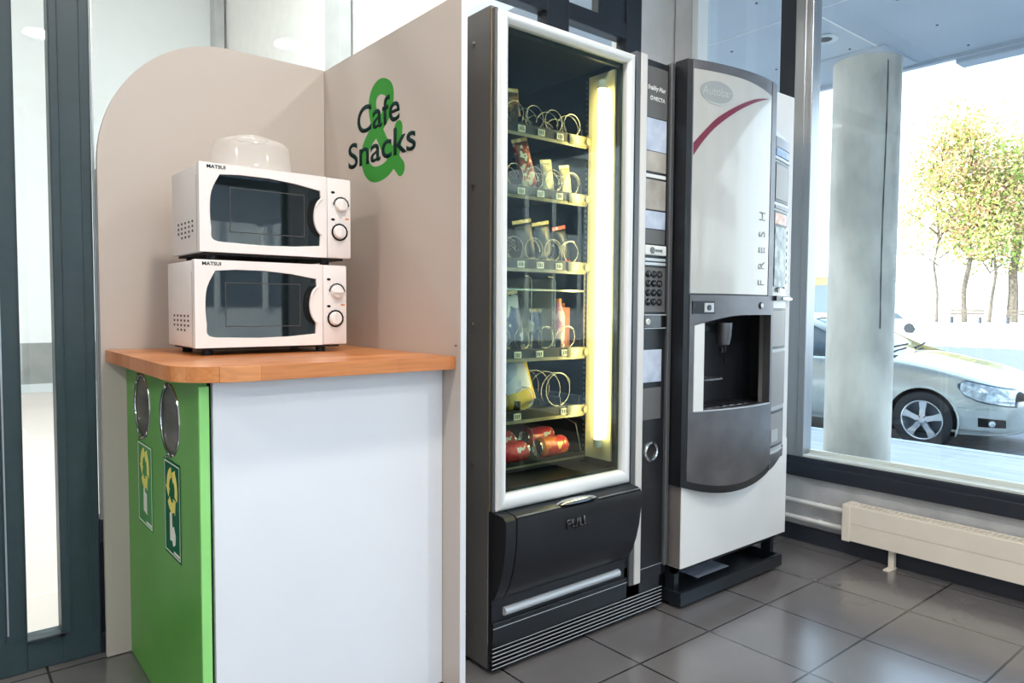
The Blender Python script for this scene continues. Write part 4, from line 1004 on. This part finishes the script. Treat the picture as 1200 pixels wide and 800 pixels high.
# ---- car (silver, nose toward -Y)
XN = 8.36; HWID = .875; CXC = XN+HWID; NOSE = 2.29
cr = thing('silver_car', 'silver car parked at the curb behind the concrete column', 'car', (CXC, NOSE+2.3, RZ))
ST = [ # u, halfw, z_bottom, z_shoulder, z_top
 (0.00, .40, .32, .50, .54), (.03, .56, .26, .59, .63), (.10, .68, .23, .665, .70), (.25, .78, .21, .735, .775), (.50, .85, .20, .815, .865), (.90, .875, .20, .90, .955),
 (1.25, .875, .20, .935, 1.02), (1.8, .875, .20, .93, 1.0), (2.6, .875, .20, .935, 1.0), (3.4, .87, .22, .95, 1.0), (4.0, .84, .25, .97, 1.04), (4.4, .76, .30, .95, 1.03), (4.55, .66, .36, .85, .95), (4.6, .56, .4, .78, .86)]
def interp(tab, u):
    if u <= tab[0][0]: return tab[0][1:]
    if u >= tab[-1][0]: return tab[-1][1:]
    for i in range(len(tab)-1):
        if tab[i][0] <= u <= tab[i+1][0]: break
    p1, p2 = tab[i], tab[i+1]; p0 = tab[max(0, i-1)]; p3 = tab[min(len(tab)-1, i+2)]
    h = p2[0]-p1[0]; t = (u-p1[0])/h; o = []
    for k in range(1, len(p1)):
        m1 = (p2[k]-p0[k])/(p2[0]-p0[0])*h if p2[0] != p0[0] else 0; m2 = (p3[k]-p1[k])/(p3[0]-p1[0])*h if p3[0] != p1[0] else 0
        o.append((2*t**3-3*t*t+1)*p1[k]+(t**3-2*t*t+t)*m1+(-2*t**3+3*t*t)*p2[k]+(t**3-t*t)*m2)
    return o
def bsec(u, v):
    hw, zb, zs_, zt = interp(ST, u)
    tab = [(0, .0, zb), (.08, hw*.86, zb), (.16, hw*.965, zb+.03), (.26, hw*.985, zb+(zs_-zb)*.22), (.40, hw*1.0, zb+(zs_-zb)*.5), (.55, hw*.99, zb+(zs_-zb)*.78), (.66, hw*.955, zs_-.02), (.72, hw*.90, zs_+(zt-zs_)*.35), (.82, hw*.68, zt-(zt-zs_)*.18), (.92, hw*.35, zt), (1, 0, zt+.012)]
    return interp(tab, v)
WU, WZ, WR = .875, .315, .352
def cp3(u, v, s=-1, off=0):
    x, z = bsec(u, v); p = Vector((CXC+s*x, NOSE+u, RZ+z))
    if off:
        e = .01; x1, z1 = bsec(u, v+e); x2, z2 = bsec(u+e, v)
        a = Vector((s*(x1-x), 0, z1-z)); b = Vector((s*(x2-x), e, z2-z)); n = a.cross(b).normalized()
        if n.x*s < 0 and abs(n.x) > .2: n = -n
        elif abs(n.x) <= .2 and n.z < 0: n = -n
        p += n*off
    return p
bm = nb(); NU, NV = 230, 60; us = [4.6*(i/NU) for i in range(NU+1)]
# denser at the nose
us = sorted([.25*(i/30)**1.6 for i in range(31)]+[.25+4.35*(i/200) for i in range(1, 201)])
for s in (-1, 1):
    G = []
    for u in us:
        G.append([bm.verts.new(cp3(u, j/NV, s)) for j in range(NV+1)])
    kill = []
    for i in range(len(us)-1):
        for j in range(NV): bm.faces.new((G[i][j], G[i][j+1], G[i+1][j+1], G[i+1][j]))
    for wu in (WU, WU+2.70):
        for v in list(bm.verts):
            if (v.co.x-CXC)*s < .45: continue
            du, dz = v.co.y-NOSE-wu, v.co.z-RZ-WZ; r = math.hypot(du, dz)
            if r < WR and (v.co.z-RZ) < .8:
                v.tag = r < WR-.022 
                if not v.tag:
                    k = WR/max(r, 1e-6); v.co.y = NOSE+wu+du*k; v.co.z = RZ+WZ+dz*k
        bmesh.ops.delete(bm, geom=[v for v in bm.verts if v.tag], context='VERTS')
    bm.verts.ensure_lookup_table()
for v in bm.verts: v.tag = False
bmesh.ops.remove_doubles(bm, verts=bm.verts[:], dist=.0005)
obj('car_body', bm, 'car_paint', cr, 'all')
for wu in (WU, WU+2.70):
    bm = nb(); lathe(bm, [(WR+.004, 0), (WR+.004, .62)], (XN+.012+.0, NOSE+wu, RZ+WZ), (1, 0, 0), 48); cyl(bm, (XN+.62, NOSE+wu, RZ+WZ), (1, 0, 0), WR, .02, 40)
    for v in bm.verts: v.co.z = max(v.co.z, RZ+.18)
    obj('wheel_arch', bm, 'arch_dark', cr)
bm = nb()
for wu in (WU, WU+2.70):
    pts = []
    for k in range(0, 37):
        a = math.radians(-22+k*224/36); pts.append((XN+.012, NOSE+wu+(WR+.012)*math.cos(a), RZ+WZ+(WR+.012)*math.sin(a)))
    tube(bm, pts, .012, 8)
obj('arch_lip', bm, 'car_paint', cr, 'all')
for wu, sx_ in ((WU, -1), (WU+2.70, -1), (WU, 1), (WU+2.70, 1)):
    xo = XN+.015 if sx_ < 0 else CXC+HWID-.015; ax = (sx_, 0, 0); c = Vector((xo, NOSE+wu, RZ+WZ))
    bm = nb(); lathe(bm, [(.212, -.20), (.30, -.20), (.315, -.18), (.315, -.03), (.305, -.008), (.28, .002), (.235, .0), (.214, -.012), (.212, -.20)], c, ax, 56)
    wh = obj('wheel', bm, 'tyre', cr, 'auto')
    bm = nb(); lathe(bm, [(.2135, -.02), (.216, -.002), (.208, .002), (.200, -.006), (.196, -.05), (.19, -.10)], c, ax, 48)
    for k in range(5):
        a = 2*PI*k/5+.35; d = Vector((0, math.cos(a), math.sin(a))); n = Vector((0, -math.sin(a), math.cos(a)))
        for (r0, w0, x0_), (r1, w1, x1_) in (((.035, .030, -.006), (.12, .028, -.010)), ((.12, .028, -.010), (.202, .042, -.004))):
            vs = []
            for r_, w_, xx in ((r0, w0, x0_), (r1, w1, x1_)):
                for dx in (0, -.03):
                    for q in (-1, 1): vs.append(bm.verts.new(c+d*r_+n*q*w_+Vector(ax)*(xx+dx)))
            for f_ in ((0, 1, 5, 4), (2, 3, 7, 6), (0, 2, 6, 4), (1, 3, 7, 5)): bm.faces.new([vs[i] for i in f_])
    lathe(bm, [(0, .0), (.03, -.001), (.055, -.006), (.06, -.03)], c, ax, 30)
    rm = obj('rim', bm, 'alloy', wh)
    bm = nb(); cyl(bm, c-Vector(ax)*.11, ax, .195, .02, 40)
    for k in range(5):
        a = 2*PI*k/5+.98; cyl(bm, c+Vector((0, .042*math.cos(a), .042*math.sin(a)))+Vector(ax)*(-.004), ax, .009, .006, 10)
    obj('brake_disc', bm, 'lamp_rim', wh)
def patch(name, ufun, m, parent, off, nu=14, nv=10, s=-1):
    """patch laid on the body: ufun(a, b) -> (u, v) for a, b in 0..1"""
    bm = nb(); G = [[bm.verts.new(cp3(*ufun(i/nu, j/nv), s, off)) for j in range(nv+1)] for i in range(nu+1)]
    for i in range(nu):
        for j in range(nv): bm.faces.new((G[i][j], G[i][j+1], G[i+1][j+1], G[i+1][j]))
    return obj(name, bm, m, parent, 'all')
def vz(u, z):   # v on the side of the body for a given height
    lo, hi_ = .16, .80
    for _ in range(24):
        mid = (lo+hi_)/2
        if bsec(u, mid)[1] < z: lo = mid
        else: hi_ = mid
    return lo
for s in (-1, 1):
    def hl(a, b, g=0):
        u = .06+.48*a; zt_ = .690+.125*a-.02*a*a; zb_2 = .520+.09*a**1.5+.10*max(0, a-.6)
        zz = zb_2+(zt_-zb_2)*(g+(1-2*g)*b)*1.0
        if a > .85: mid_ = (zt_+zb_2)/2; zz = mid_+(zz-mid_)*max(.05, (1-a)/.15)**.6
        return (u, vz(u, zz))
    h = patch('headlight', lambda a, b: hl(a, b), 'lamp_rim', cr, .004, s=s)
    patch('lens', lambda a, b: hl(.04+.90*a, b, .08), 'lamp_clear', h, .009, s=s)
    patch('bumper_moulding', lambda a, b: (.06+.50*a, vz(.06+.50*a, .455+.035*b)), 'car_paint', cr, .012, s=s)
    patch('bumper_moulding', lambda a, b: (.05+.53*a, vz(.05+.53*a, .225+.03*b)), 'car_paint', cr, .014, s=s)
    fg = patch('fog_lamp_recess', lambda a, b: (.13+.22*a, vz(.13+.22*a, .305+.085*b+.01*a*b)), 'arch_dark', cr, .004, s=s)
    p = cp3(.235, vz(.235, .345), s, .012); bm = nb(); lathe(bm, [(0, .004), (.02, .003), (.031, 0)], p, (s*.8, -.6, 0), 20); obj('fog_lamp', bm, 'lamp_clear', fg, 'auto')
    patch('side_moulding', lambda a, b: (1.45+1.95*a, vz(1.45+1.95*a, .50+.03*b)), 'car_paint', cr, .010, 30, 3, s)
    patch('sill_moulding', lambda a, b: (1.40+2.05*a, vz(1.40+2.05*a, .27+.035*b)), 'car_paint', cr, .008, 30, 3, s)
    for u0 in (1.52, 2.46, 3.30): patch('door_gap', lambda a, b: (u0+.006*a, vz(u0, .24+.68*b)), 'arch_dark', cr, .0015, 1, 20, s)
    for u0 in (2.22, 3.08):
        p = [cp3(u0+.18*k/6, vz(u0, .76), s, .018+.012*math.sin(PI*k/6)) for k in range(7)]; bm = nb(); tube(bm, p, .013, 8); obj('door_handle', bm, 'car_paint', cr, 'all')
gr = patch('grille', lambda a, b: (.012+.10*a, vz(.012+.10*a, .58+.09*b)), 'arch_dark', cr, .004)
for k in range(3):
    bm = nb(); z = .595+k*.028; pts = []
    for i in range(21):
        x = -.52+1.04*i/20; yy = .005+.13*(abs(x)/.52)**2.4; pts.append((CXC+x, NOSE+yy-.005, RZ+z))
    tube(bm, pts, .007, 6); obj('grille_bar', bm, 'alloy', gr, 'all')
# greenhouse
GH = [(1.02, .74, .99, .72, 1.00), (1.30, .775, .97, .70, 1.09), (1.75, .80, .95, .64, 1.30), (2.10, .81, .95, .585, 1.405), (2.5, .81, .95, .57, 1.445), (3.1, .80, .95, .565, 1.43), (3.6, .78, .96, .56, 1.36), (4.1, .74, .98, .60, 1.12), (4.3, .70, 1.0, .66, 1.02)]
def gsec(u, v):
    wb_, zb2, wt_, zt2 = interp(GH, u)
    tab = [(0, wb_, zb2-.03), (.10, wb_*.995, zb2+(zt2-zb2)*.1), (.40, wb_+(wt_-wb_)*.72, zb2+(zt2-zb2)*.72), (.52, wt_*1.02, zb2+(zt2-zb2)*.93), (.62, wt_*.88, zt2), (.8, wt_*.5, zt2+.012), (1, 0, zt2+.018)]
    return interp(tab, v)
def gp(u, v, s=-1, off=0):
    x, z = gsec(u, v); p = Vector((CXC+s*x, NOSE+u+.20, RZ+z))
    if off: p += Vector((s*off*(1-v), 0, off*(.3+v*.7)))
    return p
bm = nb()
for s in (-1, 1):
    G = [[bm.verts.new(gp(1.02+3.28*i/60, j/24, s)) for j in range(25)] for i in range(61)]
    for i in range(60):
        for j in range(24): bm.faces.new((G[i][j], G[i][j+1], G[i+1][j+1], G[i+1][j]))
bmesh.ops.remove_doubles(bm, verts=bm.verts[:], dist=.0005)
gh = obj('cabin_glass', bm, 'car_glass', cr, 'all')
def gpatch(name, f_, m, off, nu=20, nv=6, s=-1, parent=None):
    bm = nb(); G = [[bm.verts.new(gp(*f_(i/nu, j/nv), s, off)) for j in range(nv+1)] for i in range(nu+1)]
    for i in range(nu):
        for j in range(nv): bm.faces.new((G[i][j], G[i][j+1], G[i+1][j+1], G[i+1][j]))
    o = obj(name, bm, m, parent or cr, 'all'); return o
for s in (-1, 1):
    gpatch('roof', lambda a, b: (2.05+1.55*a, .50+.50*b), 'car_paint', .010, 24, 10, s)
    gpatch('front_pillar', lambda a, b: (1.10+1.0*a, .46+.12*b-.22*(1-a)), 'car_paint', .009, 20, 4, s)
    gpatch('middle_pillar', lambda a, b: (2.46+.09*a, .52*b), 'arch_dark', .007, 2, 8, s)
    gpatch('rear_pillar', lambda a, b: (3.45+.55*a+.15*(1-b), .60*b), 'car_paint', .009, 10, 8, s)
bm = nb(); box(bm, CXC-HWID-.13, CXC-HWID+.07, NOSE+1.80, NOSE+1.90, RZ+.97, RZ+1.09, .03, 3); obj('wing_mirror', bm, 'car_paint', cr, 'all')
for u0, x0_, x1_, up_z in ((1.16, -.62, .05, .0), (1.13, -.05, .55, 0)):
    bm = nb(); pts = []
    for i in range(9):
        x = x0_+(x1_-x0_)*i/8; uu = u0-.06+.10*i/8+.05*abs(x); zz = gsec(max(1.03, uu), .9)[1]; pts.append((CXC+x, NOSE+uu+.20, RZ+zz+.03))
    tube(bm, pts, .012, 6); obj('wiper', bm, 'rubber', cr, 'auto')

# ---- far buildings, wall, trees, street lamp
bm = nb(); box(bm, 92, 104, 32, 75, RZ, 5.6); bld = thing('office_building', 'white building with tan ground floor beyond the square', 'building', (98, 40, RZ))
bm.free()
bm = nb(); box(bm, 90, 104, 20, 82, 5.3, 26); obj('upper_facade', bm, 'facade_white', bld)
bm = nb(); box(bm, 92, 104, 44, 82, RZ, 5.3); obj('ground_floor', bm, 'facade_tan', bld)
bm = nb(); box(bm, 91.5, 104, 20, 44, RZ, 5.3); obj('ground_floor', bm, 'facade_white', bld)
for k in range(7):
    bm = nb(); box(bm, 91.95, 92.0, 46+k*4.6, 49+k*4.6, .6, 4.2); obj('window', bm, 'facade_white' if k % 2 else 'win_far', bld)
bld2 = thing('low_building', 'pale low building behind the trees with two small windows', 'building', (100, 18, RZ))
bm = nb(); box(bm, 96, 108, -6, 19.9, RZ, 11); obj('facade', bm, 'facade_white', bld2)
for y0, z0 in ((17, 2.3), (14.6, 2.3), (3, 3), (6, 3)):
    bm = nb(); box(bm, 95.93, 96, y0, y0+1.6, z0, z0+1.2); obj('window', bm, 'win_far', bld2)
o = nb(); box(o, 56, 57, -10, 30, RZ, .12); o = obj('garden_wall', o, 'wall_low', None, at=(56, 10, RZ)); tag(o, 'low pale garden wall in front of the trees', 'wall')
o = nb(); box(o, 57, 84, -10, 30, RZ, .10); o = obj('raised_bed', o, 'far_pave', None, at=(70, 10, RZ)); o['kind'] = 'structure'; o.name = 'floor_terrace'
def bench(x, y, label):
    t = thing('park_bench', label, 'bench', (x, y, .1), 'benches on the far wall')
    bm = nb()
    for k in range(3): box(bm, x+k*.16, x+.12+k*.16, y-1.1, y+1.1, .52, .58)
    obj('seat', bm, 'bark', t)
    bm = nb()
    for k in range(2): box(bm, x+.5, x+.55, y-1.1, y+1.1, .70+k*.22, .84+k*.22)
    obj('backrest', bm, 'bark', t)
    for dy in (-.9, .9):
        bm = nb(); box(bm, x, x+.5, y+dy-.04, y+dy+.04, .1, .52); obj('leg', bm, 'roof_grey', t)
bench(57.5, 19.1, 'dark bench left of the thin tree trunk'); bench(58.5, 15.9, 'dark bench at the right edge beyond the wall')
def far_car(x, y, m, label):
    t = thing('parked_car', label, 'car', (x, y, RZ)); bm = nb()
    pr_ = [(-2.1, .3), (-2.1, .75), (-1.2, .9), (-.6, 1.4), (1.0, 1.4), (1.7, .95), (2.1, .85), (2.1, .3)]
    flat(bm, pr_, [], lambda a, b: (x-.8, y+a, RZ+b), (1.6, 0, 0)); b_ = obj('car_body', bm, m, t)
    bv = b_.modifiers.new('b', 'BEVEL'); bv.width = .12; bv.segments = 3
    bm = nb(); flat(bm, [(-1.0, .92), (-.5, 1.3), (.9, 1.3), (1.4, .95)], [], lambda a, b: (x-.82, y+a, RZ+b), (1.64, 0, 0)); obj('side_window', bm, 'car_glass', t)
    for a in (-1.3, 1.3):
        bm = nb(); cyl(bm, (x-.75, y+a, RZ+.32), (1, 0, 0), .32, .2, 24); obj('wheel', bm, 'tyre', t, 'auto')
far_car(50.5, 21.0, 'facade_white', 'small white car parked far away right of the concrete column')
t = thing('street_lamp', 'slim white street lamp standing before the trees', 'street lamp', (52, 19.7, RZ))
bm = nb(); tube(bm, [(52, 19.7, RZ), (52, 19.7, 6.6)], [.10, .05], 12); obj('pole', bm, 'facade_white', t, 'auto')
bm = nb(); lathe(bm, [(0, .35), (.25, .30), (.38, .05), (.30, -.1), (.08, -.5), (0, -.5)], (52, 19.7, 7.0), (0, 0, 1), 20); obj('lamp_head', bm, 'facade_white', t, 'auto')
def tree(x, y, h, rad, label, dens, mat2, tr=.22, z0=.1):
    t = thing('tree', label, 'tree', (x, y, z0), 'trees beyond the square')
    rnd = random.Random(int(x*10+y)); bm = nb(); cb_ = h*.33
    pts = [(x+rnd.uniform(-.15, .15)*k, y+rnd.uniform(-.15, .15)*k, z0+h*.9*k/6) for k in range(7)]
    tube(bm, pts, [tr*(1-.13*k) for k in range(7)], 10)
    obj('trunk', bm, 'bark', t, 'auto')
    bm = nb(); tips = []
    for k in range(26):
        zz = cb_+(h*.62)*rnd.random(); f_ = 1-(zz-cb_)/(h*.70); a = rnd.uniform(0, 2*PI); R = rad*(.35+.65*f_)*rnd.uniform(.7, 1)
        p0 = Vector((x, y, z0+zz-.6)); p1 = Vector((x+R*math.cos(a), y+R*math.sin(a), z0+zz+rnd.uniform(.4, 1.6)))
        tube(bm, [p0, (p0+p1)/2+Vector((0, 0, .25)), p1], [.06, .04, .015], 5); tips += [p1, (p0+p1)/2, p0+(p1-p0)*.75]
    obj('branches', bm, 'bark', t, 'auto')
    for m_, nn in (('leaf_green', int(dens*(1-mat2))), ('leaf_rust', int(dens*mat2))):
        bm = nb()
        for _ in range(nn):
            tp = rnd.choice(tips); c = tp+Vector([rnd.gauss(0, rad*.17) for _ in range(3)])
            if c.z < z0+cb_-.5: continue
            s = rnd.uniform(.07, .17); n = Vector([rnd.gauss(0, 1) for _ in range(3)]).normalized(); a = n.orthogonal().normalized(); b = n.cross(a)
            th = rnd.uniform(0, PI); a, b = a*math.cos(th)+b*math.sin(th), b*math.cos(th)-a*math.sin(th)
            vs = [bm.verts.new(c+q) for q in (a*s*1.3, b*s*.6+a*.3*s, -a*s, -b*s*.6+a*.3*s)]; bm.faces.new(vs)
        obj('foliage', bm, m_, t)
tree(62.0, 20.6, 15.8, 5.2, 'tallest tree beyond the square with pink and green leaves', 9000, .55)
tree(64.9, 18.3, 13.0, 4.0, 'broad green tree with a thick trunk at the right edge', 9000, .35, .42)
tree(60.2, 21.9, 14.6, 4.0, 'slim reddish tree with a thin trunk behind the street lamp', 5000, .75, .12)
tree(63.2, 19.3, 12.4, 3.0, 'thin tree standing between the tallest tree and the thick trunk', 5000, .5, .14)
tree(66.5, 15.9, 12.0, 4.0, 'leafy green tree half cut by the right edge of the photo', 6000, .3, .3)

# ---- building to the south, seen only as reflections
sb = thing('curved_office_block', 'white office block with window bands on the street behind the camera', 'building', (2, -20, -.42))
bm = nb(); box(bm, -14, 24, -26, -20, -.42, 7.6); obj('facade', bm, 'facade_white', sb)
for z0 in (1.0, 4.3):
    bm = nb(); box(bm, -13, 23, -20.0, -19.95, z0, z0+1.5)
    obj('window_band', bm, 'win_far', sb)
bm = nb()
for k in range(24): box(bm, -13+k*1.55, -12.85+k*1.55, -19.97, -19.86, .9, 5.9)
obj('mullions', bm, 'facade_white', sb)
bm = nb(); box(bm, -14.3, 24.3, -26, -19.7, 7.6, 7.9); obj('roof_edge', bm, 'facade_white', sb)

# ---- pieces that come apart are parts of their own
def islands(o, name):
    me = o.data; b = bmesh.new(); b.from_mesh(me); seen = set(); groups = []
    for f in b.faces:
        if f.index in seen: continue
        st = [f]; g = []; seen.add(f.index)
        while st:
            q = st.pop(); g.append(q.index)
            for v in q.verts:
                for h in v.link_faces:
                    if h.index not in seen: seen.add(h.index); st.append(h)
        groups.append(set(g))
    b.free()
    if len(groups) < 2: return
    for k, g in enumerate(groups):
        b = bmesh.new(); b.from_mesh(me); bmesh.ops.delete(b, geom=[f for f in b.faces if f.index not in g], context='FACES')
        m2 = bpy.data.meshes.new(name); b.to_mesh(m2); b.free(); m2.materials.append(me.materials[0])
        n = bpy.data.objects.new(name, m2); C.objects.link(n); n.parent = o.parent
    bpy.data.objects.remove(o)
for nm, new in (('screws', 'screw'), ('screw', 'screw'), ('badge', 'badge'), ('feet', 'foot'), ('nozzle', 'nozzle'), ('edge_trim', 'edge_trim'), ('trim', 'trim'), ('vent_slots', 'vent_slot'), ('can_end', 'can_end'), ('end_cap', 'end_cap'), ('base_frame', 'frame_bar'), ('mullions', 'mullion'), ('dial_marks', 'dial_mark'), ('tube_cap', 'tube_cap')):
    for o in [o for o in bpy.data.objects if o.name.split('.')[0] == nm and o.type == 'MESH']: islands(o, new)
